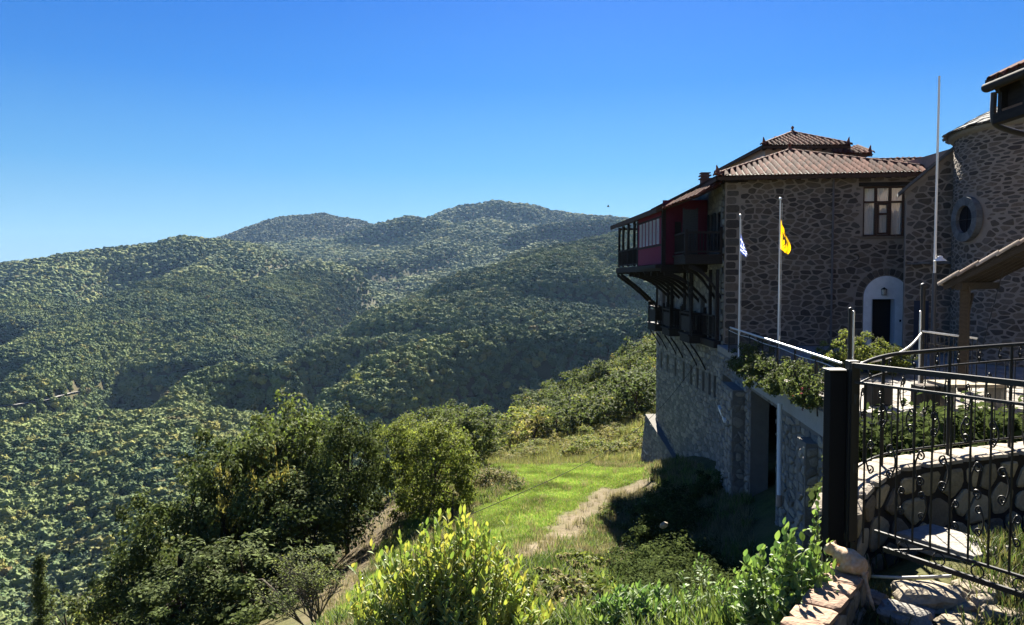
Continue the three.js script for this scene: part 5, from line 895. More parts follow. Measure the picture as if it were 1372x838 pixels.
// ================================================================ ground inside the gate: slabs, rocks, hose
{
  const r = rngOf(99);
  const rock = (seed, sx, sy, sz) => { const g = new THREE.IcosahedronGeometry(1, 3), p = g.attributes.position, v = new THREE.Vector3(); for (let i = 0; i < p.count; i++) { v.fromBufferAttribute(p, i); const q = Math.max(Math.abs(v.x), Math.abs(v.y) * 1.05, Math.abs(v.z)), k = lerp(1, 0.8 / q, 0.55) * (1 + 0.22 * noise(v.x * 1.7 + seed, v.y * 1.7, v.z * 1.7) + 0.06 * noise(v.x * 6, v.y * 6 + seed, v.z * 6)); p.setXYZ(i, v.x * k * sx, v.y * k * sy, v.z * k * sz); } const e = g.deleteAttribute('uv').deleteAttribute('normal'); e.computeVertexNormals(); return boxUV(e, 1.5); };
  const list = [[1246, 808, 0.34, 0.13, 0.24, 'broad pale rock below the gate'], [1292, 820, 0.10, 0.07, 0.09, 'small pointed pale rock below the gate'], [1318, 815, 0.12, 0.09, 0.09, 'small sharp edged rock beside the long slab'], [1335, 792, 0.42, 0.07, 0.24, 'long flat pale slab below the gate'], [1215, 830, 0.26, 0.1, 0.18, 'dark rounded rock in the shade of the parapet'], [1290, 836, 0.24, 0.05, 0.16, 'pale flat stone lowest before the gate'], [1168, 806, 0.16, 0.07, 0.12, 'dark low rock beside the cat tail'], [1345, 832, 0.2, 0.08, 0.14, 'pale stone among weeds']];
  list.forEach(([u, v, a, b, c, label], i) => { const g = groundAt(u, v), o = mesh('rock', rock(i * 7.3, a, b, c), i === 4 || i === 6 ? stonesGrey[0] : [stonesWarm[2], stonesWarm[0]][i % 2], scene, V(g.x, g.y + b * 0.35, g.D)); o.rotation.y = rr(-0.6, 0.6, r); tag(o, label, 'rock', 'rocks by the gate'); });
  for (const [u, v, w, d, label] of [[1275, 735, 0.62, 0.85, 'pale concrete step slab inside the gate'], [1240, 700, 0.5, 0.6, 'darker step slab behind the pale step']]) { const g = groundAt(u, v), o = mesh('step_slab', boxUV(new RoundedBoxGeometry(w, 0.14, d, 2, 0.02)), [mat([0.28, 0.265, 0.24], { map: T.stone, bumpMap: T.stoneBump, bumpScale: 0.02 }), stonesGrey[1]][label[0] === 'd' ? 1 : 0], scene, V(g.x, g.y + 0.03, g.D)); o.rotation.y = 0.5; tag(o, label, 'slab'); }
  const hp = [[1146, 779], [1175, 781], [1210, 783], [1250, 782], [1275, 781]].map(([u, v]) => { const g = groundAt(u, v); return V(g.x, g.y + 0.06, g.D); });
  tag(mesh('hose', tube(hp, 0.016, 40, 7), mat([0.36, 0.355, 0.33], { roughness: 0.6 })), 'pale hose lying on the ground beside the gate', 'hose');
}
// cable from the house, posts of the wire fence, bird
{
  const a = FL.map(48 - 38, -4.15 + 13, 0.02), b = atV(606, 700, 14), pts = []; for (let i = 0; i <= 16; i++) { const t = i / 16, p = a.clone().lerp(b, t); p.y -= 1.1 * Math.sin(Math.PI * t) * (1 - 0.2 * t); pts.push(p); }
  tag(mesh('cable', tube(pts, 0.008, 60, 5), new THREE.MeshPhysicalMaterial({ color: lin([0.012, 0.012, 0.012]), roughness: 1, specularIntensity: 0.2 })), 'thin black cable sagging from the house wall across the lawn', 'cable');
  for (const [u, v, h, l] of [[513, 772, 0.75, 'leaning dark fence stake by the grassy slope'], [482, 808, 0.85, 'dark fence stake beside the leafless shrub'], [606, 700, 1.3, 'grey wooden stake in front of the round bush']]) { const g = groundAt(u, v), s = thing('fence_stake', l, 'stake', V(g.x, g.y - 0.1, g.D)); mesh('stake', rod(new THREE.Vector3(0, 0, 0), new THREE.Vector3(0.04, h, 0.02), 0.035, 0.03, 7), woodMat([0.05, 0.042, 0.035]), s); mesh('wire_knot', new THREE.TorusGeometry(0.04, 0.006, 4, 10).rotateX(1.57).translate(0.035, h * 0.8, 0.016), steelM, s); }
  const bp = atV(815, 277, 90), bird = thing('bird', 'tiny dark bird flying in the blue sky', 'bird', bp); mesh('body', new THREE.SphereGeometry(0.07, 10, 8).scale(2.2, 0.8, 0.8), mat([0.02, 0.02, 0.02]), bird);
  for (const s of [-1, 1]) { const sh = new THREE.Shape([[0, 0], [0.1, 0.02], [-0.02, 0.42], [-0.1, 0.2]].map(([x, y]) => new THREE.Vector2(x, y))); mesh('wing', new THREE.ExtrudeGeometry(sh, { depth: 0.015, bevelEnabled: false }).rotateX(s * 1.1), mat([0.02, 0.02, 0.02]), bird); }
}
console.log('things');
console.log('forest start');
// ================================================================ the far forest
{
  const r = rngOf(21);
  const tones = [[0.90, 1, 0.9], [0.8, 0.95, 0.85], [1, 1.02, 0.85], [0.75, 0.9, 0.9]];
  const crownFar = (seed, det = 3) => {
    const q = rngOf(seed), g = new THREE.IcosahedronGeometry(0.5, det).deleteAttribute('uv'), p = g.attributes.position, col = [], v = new THREE.Vector3();
    for (let i = 0; i < p.count; i++) { v.fromBufferAttribute(p, i); const k = 1 + 0.5 * noise(v.x * 4.5 + seed, v.y * 4.5, v.z * 4.5) + 0.4 * noise(v.x * 10, v.y * 10 + seed, v.z * 10); p.setXYZ(i, v.x * k, v.y * k * 0.95 + 0.42, v.z * k); const c = 0.9 + 0.25 * noise(v.x * 7, v.y * 7, v.z * 7 + seed); col.push(c, c, c); }
    g.setAttribute('color', new THREE.Float32BufferAttribute(col, 3)); g.computeVertexNormals(); return g;
  };
  // near crowns: lumpy mass with leaf sprays standing off it
  const crownNear = (seed) => {
    const q = rngOf(seed), core = crownFar(seed, 3), p = core.attributes.position, n = core.attributes.normal, pts = [];
    for (let i = 0; i < 150; i++) { const k = Math.floor(q() * p.count), o = rr(0.0, 0.05, q); pts.push([p.getX(k) + n.getX(k) * o, p.getY(k) + n.getY(k) * o, p.getZ(k) + n.getZ(k) * o, n.getX(k), n.getY(k), n.getZ(k), rr(0.9, 1.15, q)]); }
    const lv = leavesGeo(pts, 0.085, tones, q, { len: 1.5, jitter: 0.35, up: 0.3 }).toNonIndexed();
    return mergeGeometries([core, lv]);
  };
  // horizon sweep: what the ground itself hides
  const A0 = -38, A1 = 26, dA = 0.2, nA = Math.round((A1 - A0) / dA) + 1, rad = []; for (let d = 60; d < 4200; d *= 1.012) rad.push(d);
  const vis = new Float32Array(nA * rad.length);
  for (let j = 0; j < nA; j++) {
    const a = (A0 + j * dA) * Math.PI / 180; let best = -9;
    for (let i = 0; i < rad.length; i++) { const e = groundY(Math.sin(a) * rad[i], Math.cos(a) * rad[i]) / rad[i]; vis[j * rad.length + i] = best; if (e > best) best = e; }
  }
  const hidden = (x, D, y, hgt) => {
    const d = Math.hypot(x, D), a = Math.atan2(x, D) * 180 / Math.PI, j = Math.round((a - A0) / dA), i = Math.floor(Math.log(d / 60) / Math.log(1.012));
    if (j < 0 || j >= nA || i < 0 || i >= rad.length) return j < 0 || j >= nA;
    return (y + hgt + 4) / d < vis[j * rad.length + i];
  };
  const roadPix = [[[-30, 549], [20, 543], [60, 537], [95, 527], [112, 524]], [[228, 500], [240, 497], [258, 494]], [[262, 594], [285, 585], [300, 578]]];
  const roadRuns = roadPix.flatMap((l) => { const out = [[]]; for (let i = 0; i + 1 < l.length; i++) for (let k = 0; k < 8; k++) { const t = k / 8, g = groundAt(lerp(l[i][0], l[i + 1][0], t), lerp(l[i][1], l[i + 1][1], t)), c = out[out.length - 1], p = c[c.length - 1]; if (p && Math.hypot(p.x - g.x, p.D - g.D) > 14) out.push([g]); else c.push(g); } return out; }).filter((l) => l.length > 2);
  const onRoad = (x, D) => { for (const l of roadRuns) for (let i = 0; i + 1 < l.length; i++) { const a = l[i], b = l[i + 1], dx = b.x - a.x, dD = b.D - a.D, t = clamp(((x - a.x) * dx + (D - a.D) * dD) / (dx * dx + dD * dD || 1), 0, 1), ex = x - a.x - dx * t, eD = D - a.D - dD * t; if (Math.abs(ex) < 2.5 && eD < 2 && eD > -3.5) return true; } return false; };
  const near = [[], [], []], far = [[], []], singles = [];
  const put = (x, D, size, kind) => {
    const y = groundY(x, D); if (Math.hypot(x, D) > 2850 && x < -580) size *= 0.85; const sh = size * rr(0.7, 1.0, r);
    if (hidden(x, D, y, sh)) return;
    const d = Math.hypot(x, D);
    // autumn mixture: patches of darker and yellower woodland, single russet trees
    const patch = fbm(x / 120, D / 120, 71, 3) * 1.7 + 0.35 * gauss(r);
    let c = mixc([0.066, 0.10, 0.05], [0.155, 0.18, 0.068], clamp((x < -60 && D < 560 ? 0.72 : 0.47) + patch, 0, 1));
    if (r() < 0.012) c = mixc(c, [0.15, 0.095, 0.045], rr(0.3, 0.8, r));
    else if (r() < (x < -60 && D < 560 ? 0.2 : 0.08)) c = mixc(c, [0.20, 0.18, 0.05], rr(0.3, 0.9, r));
    if (D > 2850 && x < -580) c = mixc(c, [0.11, 0.105, 0.062], 0.4);
    const k = rr(0.75, 1.25, r), it = { x, y: y - 0.12 * sh, D, s: size, h: sh, c: c.map((q) => q * k), t: r() * 6.28 };
    (kind ? far[Math.floor(r() * 2)] : near[Math.floor(r() * 3)]).push(it);
  };
  const rows = [[205, 480, 4.7, 5.6, 0], [480, 820, 5.2, 6.2, 0], [820, 1450, 6.4, 7.2, 0], [1450, 2500, 8, 8.4, 1], [2500, 4000, 11.5, 11.5, 1]];
  for (const [r0, r1, sp, size, kind] of rows) {
    const nx = Math.ceil(r1 * 0.75 / sp);
    for (let i = -nx; i <= nx * 0.7; i++) for (let j = Math.floor(r0 * 0.75 / sp); j * sp < r1; j++) {
      const x = (i + rr(-0.48, 0.48, r) + (j % 2) * 0.5) * sp, D = (j + rr(-0.48, 0.48, r)) * sp, d = Math.hypot(x, D);
      if (d < r0 || d >= r1) continue;
      const a = Math.atan2(x, D) * 180 / Math.PI; if (a < -37 || a > 22) continue;
      if (a > 12 && d < 420) continue;
      if (d < 700 && (zone(clearing, x, D, 1, 6) > 0.5 && r() > 0.5)) continue;
      if (d < 900 && onRoad(x, D)) continue;
      if (d < 900 && fbm(x / 30, D / 30, 91, 2) > 0.36) continue;
      put(x, D, size * rr(0.6, 1.45, r), kind);
      if (d < 1450) { const y0 = groundY(x, D), st = Math.abs(groundY(x, D + 3) - y0) / 3 + Math.abs(groundY(x + 3, D) - y0) / 3; for (let k = 0; k < Math.min(4, Math.floor(st * 1.6)); k++) put(x + sp * rr(-0.5, 0.5, r), D + sp * rr(-0.5, 0.5, r), size * rr(0.6, 1.1, r), kind); }
    }
  }
  const fm = new THREE.MeshPhysicalMaterial({ vertexColors: true, roughness: 1, specularIntensity: 0.15, side: THREE.DoubleSide }), ffm = new THREE.MeshPhysicalMaterial({ vertexColors: true, roughness: 1, specularIntensity: 0.15 });
  const make = (name, label, lists, geos, m) => {
    const g = new THREE.Group(); g.name = numbered(name); scene.add(g); tag(g, label, 'forest', null, 'stuff');
    lists.forEach((l, k) => {
      if (!l.length) return;
      const im = new THREE.InstancedMesh(geos[k], m, l.length); im.name = 'tree_crowns'; im.userData.kind = 'stuff';
      const M = new THREE.Matrix4(), Q = new THREE.Quaternion(), S = new THREE.Vector3(), Y = new THREE.Vector3(0, 1, 0);
      l.forEach((t, i) => { Q.setFromAxisAngle(Y, t.t); S.set(t.s, t.h, t.s); M.compose(V(t.x, t.y, t.D), Q, S); im.setMatrixAt(i, M); im.setColorAt(i, lin(t.c)); });
      g.add(im);
    });
  };
  // the nearest of the valley trees are single trees, the rest is woodland
  const all = near.flatMap((l, k) => l.map((t) => ({ ...t, k }))).filter((t) => { const u = CX + FPX * t.x / t.D, v = 375 - FPX * t.y / t.D; return u > 0 && u < 320 && v < 838 && !(u > 130 && v > 640 - (u - 130) * 0.1); }).sort((a, b) => Math.hypot(a.x, a.D) - Math.hypot(b.x, b.D)).slice(0, 110);
  const keyed = new Set(all.map((t) => t.x + '|' + t.D));
  const nearRest = near.map((l) => l.filter((t) => !keyed.has(t.x + '|' + t.D)));
  const gN = [101, 102, 103].map(crownNear), gF = [201, 202].map(crownFar);
  make('valley_forest', 'dense mixed woodland covering the valley slopes and spurs', nearRest, gN, fm);
  make('mountain_forest', 'fine grained forest on the distant mountain ridges', far, gF, ffm);
  const cmC = [[0.062, 0.092, 0.052], [0.098, 0.124, 0.058], [0.135, 0.155, 0.066], [0.155, 0.15, 0.055], [0.15, 0.095, 0.045]], cm = cmC.map((c) => mat(c, { vertexColors: true, side: THREE.DoubleSide, roughness: 1 }));
  const trunkG = rod(new THREE.Vector3(0, 0, 0), new THREE.Vector3(0, 0.5, 0), 0.03, 0.015, 5);
  const LB = ['dark green valley tree in the woodland below the village', 'mid green valley tree in the woodland below the village', 'yellow green valley tree in the woodland below the village', 'yellowing valley tree in the woodland below the village', 'russet valley tree in the woodland below the village'];
  for (const t of all) {
    let best = 0, bd = 9; cmC.forEach((c, i) => { const d = Math.hypot(c[0] - t.c[0], c[1] - t.c[1], c[2] - t.c[2]); if (d < bd) { bd = d; best = i; } });
    const o = thing('valley_tree', LB[best], 'tree', V(t.x, t.y, t.D), 'trees in the valley woodland');
    o.scale.set(t.s, t.h, t.s); o.rotation.y = t.t;
    mesh('crown', gN[t.k], cm[best], o); mesh('trunk', trunkG, barkM, o);
  }
  console.log('forest', near.map((l) => l.length).join(), far.map((l) => l.length).join(), all.length);
  // the road that shows between the trees
  const rm = mat([0.24, 0.23, 0.21], { map: T.plaster });
  for (const l of roadRuns) {
    const pos = [], idx = []; const pts = [];
    for (let i = 0; i + 1 < l.length; i++) for (let k = 0; k < 2; k++) { const t = k / 2; pts.push([lerp(l[i].x, l[i + 1].x, t), lerp(l[i].D, l[i + 1].D, t)]); }
    pts.push([l[l.length - 1].x, l[l.length - 1].D]);
    pts.forEach(([x, D], i) => { const q = pts[Math.min(i + 1, pts.length - 1)], p = pts[Math.max(i - 1, 0)], dx = q[0] - p[0], dD = q[1] - p[1], L = Math.hypot(dx, dD), y = groundY(x, D) + 0.4; for (const s of [-1, 1]) pos.push(x + s * 1.5 * -dD / L, y + 0.2, -(D + s * 1.5 * dx / L)); if (i) idx.push(2 * i - 2, 2 * i - 1, 2 * i, 2 * i - 1, 2 * i + 1, 2 * i); });
    const g = new THREE.BufferGeometry(); g.setAttribute('position', new THREE.Float32BufferAttribute(pos, 3)); g.setIndex(idx); g.computeVertexNormals(); boxUV(g, 0.2);
    tag(mesh('road', g, rm), 'pale winding road showing between the valley trees', 'road', null, 'structure');
  }
}
console.log('forest done');
// ================================================================ trees and shrubs of the near slopes
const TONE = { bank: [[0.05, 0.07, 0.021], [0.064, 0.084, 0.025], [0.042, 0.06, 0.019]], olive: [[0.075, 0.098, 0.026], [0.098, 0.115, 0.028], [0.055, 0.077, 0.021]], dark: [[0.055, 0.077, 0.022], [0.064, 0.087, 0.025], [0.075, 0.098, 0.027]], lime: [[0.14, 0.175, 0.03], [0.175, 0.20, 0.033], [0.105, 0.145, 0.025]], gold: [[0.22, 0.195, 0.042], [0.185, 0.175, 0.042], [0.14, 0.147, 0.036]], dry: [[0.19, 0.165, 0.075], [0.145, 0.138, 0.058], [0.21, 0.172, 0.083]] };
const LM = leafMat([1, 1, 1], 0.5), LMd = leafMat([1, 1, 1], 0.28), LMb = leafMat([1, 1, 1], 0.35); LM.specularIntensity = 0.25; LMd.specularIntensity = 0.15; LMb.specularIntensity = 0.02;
// a tree as a prototype of crown radius 1, standing on y = 0
function protoTree(seed, o) {
  const r = rngOf(seed), cl = crownClumps(r, o.clumps, o.rx ?? 1, o.ry ?? 1.1, o.rx ?? 1, o.cy ?? 1.5, { inner: o.inner ?? 0.5, lump: o.lump ?? 0.45, floor: o.floor ?? -0.8 });
  const pts = clumpLeaves(r, cl, o.per, o.cr ?? 0.24, { flat: o.flat ?? 0.75 });
  const cut = o.mixed ? Math.floor(pts.length * 0.85) : pts.length;
  const crown = leavesGeo(pts.slice(0, cut), o.leaf, o.tones, r, { up: 0.25, len: o.len ?? 2 });
  return { crown, trunk: limbsGeo(r, cl, -0.25, (o.cy ?? 1.5) + 0.3, o.trunk ?? 0.07, o.limbs ?? 14) };
}
const PT = {
  a: protoTree(301, { clumps: 120, per: 85, leaf: 0.045, tones: [...TONE.olive, TONE.lime[2], TONE.dark[2]], lump: 0.6 }),
  b: protoTree(302, { clumps: 130, per: 80, leaf: 0.045, tones: TONE.dark, lump: 0.4, inner: 0.6, cr: 0.26 }),
  c: protoTree(303, { clumps: 110, per: 85, leaf: 0.046, tones: [...TONE.dark, TONE.olive[0]], lump: 0.65 }),
  round: protoTree(304, { clumps: 210, per: 85, leaf: 0.036, tones: [...TONE.lime, TONE.olive[1]], lump: 0.25, inner: 0.62, cy: 1.15, ry: 1.15, floor: -0.95, cr: 0.2, limbs: 26, trunk: 0.04 }),
  mound: protoTree(305, { clumps: 90, per: 60, leaf: 0.05, tones: [...TONE.olive, ...TONE.dry], ry: 0.5, cy: 0.35, lump: 0.5, floor: -0.5, trunk: 0.02, limbs: 6 }),
  gold: protoTree(306, { clumps: 40, per: 60, leaf: 0.06, tones: TONE.gold, lump: 0.6, inner: 0.3 }),
};
function plant(kind, name, label, cat, p, rx, h, turn, group, m) {
  const t = thing(name, label, cat, p, group); t.scale.set(rx, h / 2.5, rx); t.rotation.y = turn;
  mesh('crown', PT[kind].crown, m ?? (kind === 'b' || kind === 'c' ? LMd : LM), t); mesh('trunk', PT[kind].trunk, barkM, t); return t;
}
// from the photograph: crown centre and half width/height in pixels, and depth
function treeAt(kind, name, label, cat, u, v, hw, hh, D, turn, group) {
  const c = at(u, v, D), rx = hw / FPX * D, top = c.y + hh / FPX * D, g = groundY(c.x, D), low = c.y - hh / FPX * D;
  const base = Math.min(low, g), h = top - base; return plant(kind, name, label, cat, V(c.x, base, D), rx, kind === 'mound' ? h * 2.9 : kind === 'round' ? h * 1.09 : h * 0.96, turn, group);
}
treeAt('a', 'slope_tree', 'tall olive green tree with sunlit top above the dark thicket', 'tree', 385, 602, 72, 60, 34, 0.3, 'trees of the thicket below the lawn');
treeAt('b', 'slope_tree', 'dense dark evergreen tree beside the brown path', 'tree', 466, 632, 56, 82, 32, 1.2, 'trees of the thicket below the lawn');
treeAt('c', 'slope_tree', 'dark tree under the tall olive green tree', 'tree', 325, 655, 78, 74, 31, 2.3, 'trees of the thicket below the lawn');
treeAt('c', 'slope_tree', 'dark thicket tree with pale green edge above the valley', 'tree', 246, 732, 74, 74, 29, 3.7, 'trees of the thicket below the lawn');
treeAt('b', 'slope_tree', 'lowest dark thicket tree above the valley', 'tree', 178, 806, 58, 66, 28, 4.4, 'trees of the thicket below the lawn');
treeAt('b', 'slope_tree', 'dark tree in the middle of the thicket', 'tree', 400, 720, 80, 84, 29, 5.1, 'trees of the thicket below the lawn');
treeAt('c', 'slope_tree', 'black shaded tree filling the foot of the thicket', 'tree', 330, 800, 100, 80, 25, 0.9, 'trees of the thicket below the lawn');
treeAt('b', 'slope_tree', 'small dark tree behind the leafless shrub', 'tree', 255, 815, 80, 60, 24, 2.9, 'trees of the thicket below the lawn');
treeAt('gold', 'yellow_sapling', 'bright yellow leaved sapling within the thicket', 'tree', 372, 622, 34, 26, 30.5, 0.4);
treeAt('gold', 'yellow_sapling', 'yellow sapling topping the thicket over the valley', 'tree', 300, 655, 34, 30, 29.2, 1.4);
treeAt('round', 'round_bush', 'big round green bush beside the lawn', 'bush', 583, 638, 60, 76, 34, 0.8);
treeAt('a', 'slope_tree', 'darker green tree behind the round bush', 'tree', 630, 590, 44, 44, 46, 1.9, 'trees behind the round bush');
treeAt('round', 'slope_tree', 'light green tree between thicket and round bush', 'tree', 535, 605, 42, 46, 44, 2.6, 'trees behind the round bush');
treeAt('a', 'slope_tree', 'pale tree peeping over the round bush', 'tree', 598, 572, 36, 30, 50, 4.0, 'trees behind the round bush');
treeAt('mound', 'bramble_mound', 'low bramble mound at the lawn edge', 'bramble', 662, 651, 42, 17, 38, 0.2);
treeAt('mound', 'bramble_mound', 'dry bramble mound behind the lawn', 'bramble', 610, 660, 32, 16, 40, 1.1);
console.log('near trees');
// ---------------------------------------------------------------- leafless shrub
{
  const r = rngOf(311), g = groundAt(432, 838), t = thing('leafless_shrub', 'half leafless grey shrub in front of the dark thicket', 'shrub', V(at(425, 838, 15.5).x, groundY(at(425, 838, 15.5).x, 15.5), 15.5));
  const tw = [], tips = []; const grow = (p, d, len, rad, lev) => { const e = p.clone().addScaledVector(d, len); tw.push(rod(p, e, rad, rad * 0.65, 5)); if (lev >= 4) { tips.push(e); return; } const n = lev < 1 ? 4 : 3; for (let i = 0; i < n; i++) grow(e, d.clone().add(new THREE.Vector3(gauss(r), 0.1 + 0.4 * gauss(r), gauss(r)).multiplyScalar(0.85)).normalize(), len * rr(0.6, 0.85, r), rad * 0.62, lev + 1); };
  for (let i = 0; i < 6; i++) grow(new THREE.Vector3(rr(-0.1, 0.1, r), -0.2, rr(-0.1, 0.1, r)), new THREE.Vector3(gauss(r) * 0.7, 1, gauss(r) * 0.6).normalize(), rr(0.45, 0.65, r), 0.028, 0);
  mesh('branches', merge(tw), mat([0.10, 0.09, 0.075], { map: T.wood }), t);
  const pts = []; for (const e of tips) if (e.y > 1.0 ? r() < 0.75 : r() < 0.2) for (let k = 0; k < 7; k++) pts.push([e.x + 0.12 * gauss(r), e.y + 0.12 * gauss(r), e.z + 0.12 * gauss(r), 0, 1, 0]);
  mesh('leaves', leavesGeo(pts, 0.028, [...TONE.lime, ...TONE.olive], r), LM, t).userData.kind = 'stuff';
}
// ---------------------------------------------------------------- right hillside: single shrubs and small trees
{
  const r = rngOf(321), mk = (seed, tones, o) => protoTree(seed, { clumps: 34, per: 26, leaf: 0.11, len: 1.6, cr: 0.3, lump: 0.4, inner: 0.55, limbs: 5, tones, ...o });
  const kinds = [['yellow green hillside shrub beyond the lawn', mk(401, [...TONE.lime, TONE.gold[1]], { cy: 0.9, ry: 0.9, floor: -0.95 })], ['dusty green hillside tree beyond the lawn', mk(402, TONE.olive, { cy: 1.3 })], ['golden autumn hillside shrub beyond the lawn', mk(403, [...TONE.gold, TONE.dry[0]], { cy: 0.9, ry: 0.9, floor: -0.95 })], ['dark green hillside tree beyond the lawn', mk(404, [...TONE.dark, TONE.olive[2]], { cy: 1.3 })]];
  const add = (k, x, D, rx, h) => { const t = thing('hillside_shrub', kinds[k][0], k % 2 ? 'tree' : 'shrub', V(x, groundY(x, D) - 0.1, D), 'shrubs and trees on the hillside beyond the lawn'); t.scale.set(rx, h / 2.2, rx); t.rotation.y = r() * 6.28; mesh('crown', kinds[k][1].crown, LM, t); mesh('trunk', kinds[k][1].trunk, barkM, t); };
  let n = 0;
  for (let tries = 0; tries < 4000 && n < 270; tries++) {
    const D = 58 + 145 * r() ** 1.25, u = 640 + 262 * r(), x = (u - CX) / FPX * D, y = groundY(x, D), v = 375 - FPX * y / D;
    const line = 590 - (u - 660) * 0.545; if (v < line - 14 || v > 626) continue;
    if (D > 110 && u < 700) continue;
    const near = D < 78, pick = near ? (r() < 0.6 ? 2 : 0) : fbm(x / 26, D / 26, 61, 2) + 0.2 * gauss(r) > 0.05 ? (r() < 0.65 ? 0 : 2) : r() < 0.6 ? 1 : 3;
    const s = near ? rr(0.7, 1.3, r) : rr(1.4, 2.5, r); add(pick, x, D, s, near ? s * rr(1.1, 1.6, r) : s * rr(1.5, 2.1, r)); n++;
  }
  // bottom left: yellow green shrubs and a dark cypress on the near slope
  const low = [mk(411, [...TONE.lime, ...TONE.gold], { cy: 1.1 }), mk(412, TONE.olive, { cy: 1.2 })];
  for (let k = 0; k < 46; k++) { const u = rr(-30, 330, r), D = rr(60, 190, r), x = (u - CX) / FPX * D, s = rr(1.8, 3.2, r), i = r() < 0.4 ? 0 : 1, t = thing('lower_slope_tree', i ? 'green tree on the steep slope under the thicket' : 'yellow green tree on the steep slope under the thicket', 'tree', V(x, groundY(x, D) - 0.2, D), 'trees on the steep slope under the thicket'); t.scale.set(s, s, s); t.rotation.y = r() * 6; mesh('crown', low[i].crown, LM, t); mesh('trunk', low[i].trunk, barkM, t); }
  const cy = at(55, 838, 48), rc = rngOf(7), cl = []; for (let i = 0; i < 90; i++) { const f = Math.sqrt(rc()) , a = rc() * 6.28, q = 0.75 * (1 - f * 0.0) * (0.25 + 0.75 * Math.sin(Math.PI * Math.min(1, 0.15 + (1 - f) * 0.75))); cl.push([q * Math.cos(a) * rc(), 0.4 + 6.6 * rc(), q * Math.sin(a) * rc(), Math.cos(a), 0.6, Math.sin(a)]); }
  for (const c of cl) { const k = 1 - (c[1] / 7.4) ** 1.6; c[0] *= k; c[2] *= k; }
  const cp = thing('cypress', 'slim dark cypress on the slope under the thicket', 'tree', V(cy.x, at(55, 752, 48).y - 6.9, 48)); mesh('crown', leavesGeo(clumpLeaves(rc, cl, 70, 0.42, { flat: 1.6 }), 0.09, TONE.dark, rc), LMd, cp); mesh('trunk', rod(new THREE.Vector3(0, -4, 0), new THREE.Vector3(0, 6, 0), 0.14, 0.03), barkM, cp);
  // pale single trees standing out on the shaded spur
  for (const [u, v, s, l] of [[643, 494, 5.5, 'lone pale tree on the shaded spur'], [466, 500, 6.5, 'pale poplar beside the cleared ground'], [478, 516, 6, 'second pale poplar below the cleared ground'], [555, 548, 6, 'grey green tree low on the shaded spur'], [700, 522, 6, 'pale tree at the foot of the shaded spur'], [690, 531, 5, 'small pale tree at the foot of the shaded spur']]) { const g = groundAt(u, v + 6), t = thing('spur_tree', l, 'tree', V(g.x, g.y, g.D)); t.scale.set(s * 0.55, s * 0.9, s * 0.55); mesh('crown', kinds[0][1].crown, LM, t); mesh('trunk', kinds[0][1].trunk, barkM, t); }
}
console.log('hillside');
// ---------------------------------------------------------------- broad leaves close to the viewer
function leafShape(len, wid, curl, seg = 4) {
  const pos = [], idx = []; for (let i = 0; i <= seg; i++) { const t = i / seg, w = wid * Math.sin(Math.PI * Math.min(1, t * 0.93 + 0.05)) ** 0.8 * (1 - 0.25 * t), y = -curl * t * t; pos.push(-w, y + w * 0.35, t * len, 0, y, t * len, w, y + w * 0.35, t * len); if (i) { const a = 3 * i - 3; idx.push(a, a + 3, a + 1, a + 1, a + 3, a + 4, a + 1, a + 4, a + 2, a + 2, a + 4, a + 5); } }
  const g = new THREE.BufferGeometry(); g.setAttribute('position', new THREE.Float32BufferAttribute(pos, 3)); g.setIndex(idx); g.computeVertexNormals(); return boxUV(g);
}
const gloss = (c, tr = 0.45) => new THREE.MeshPhysicalMaterial({ color: lin(c), roughness: 0.92, transmission: tr, thickness: 0, side: THREE.DoubleSide, specularIntensity: 1 });
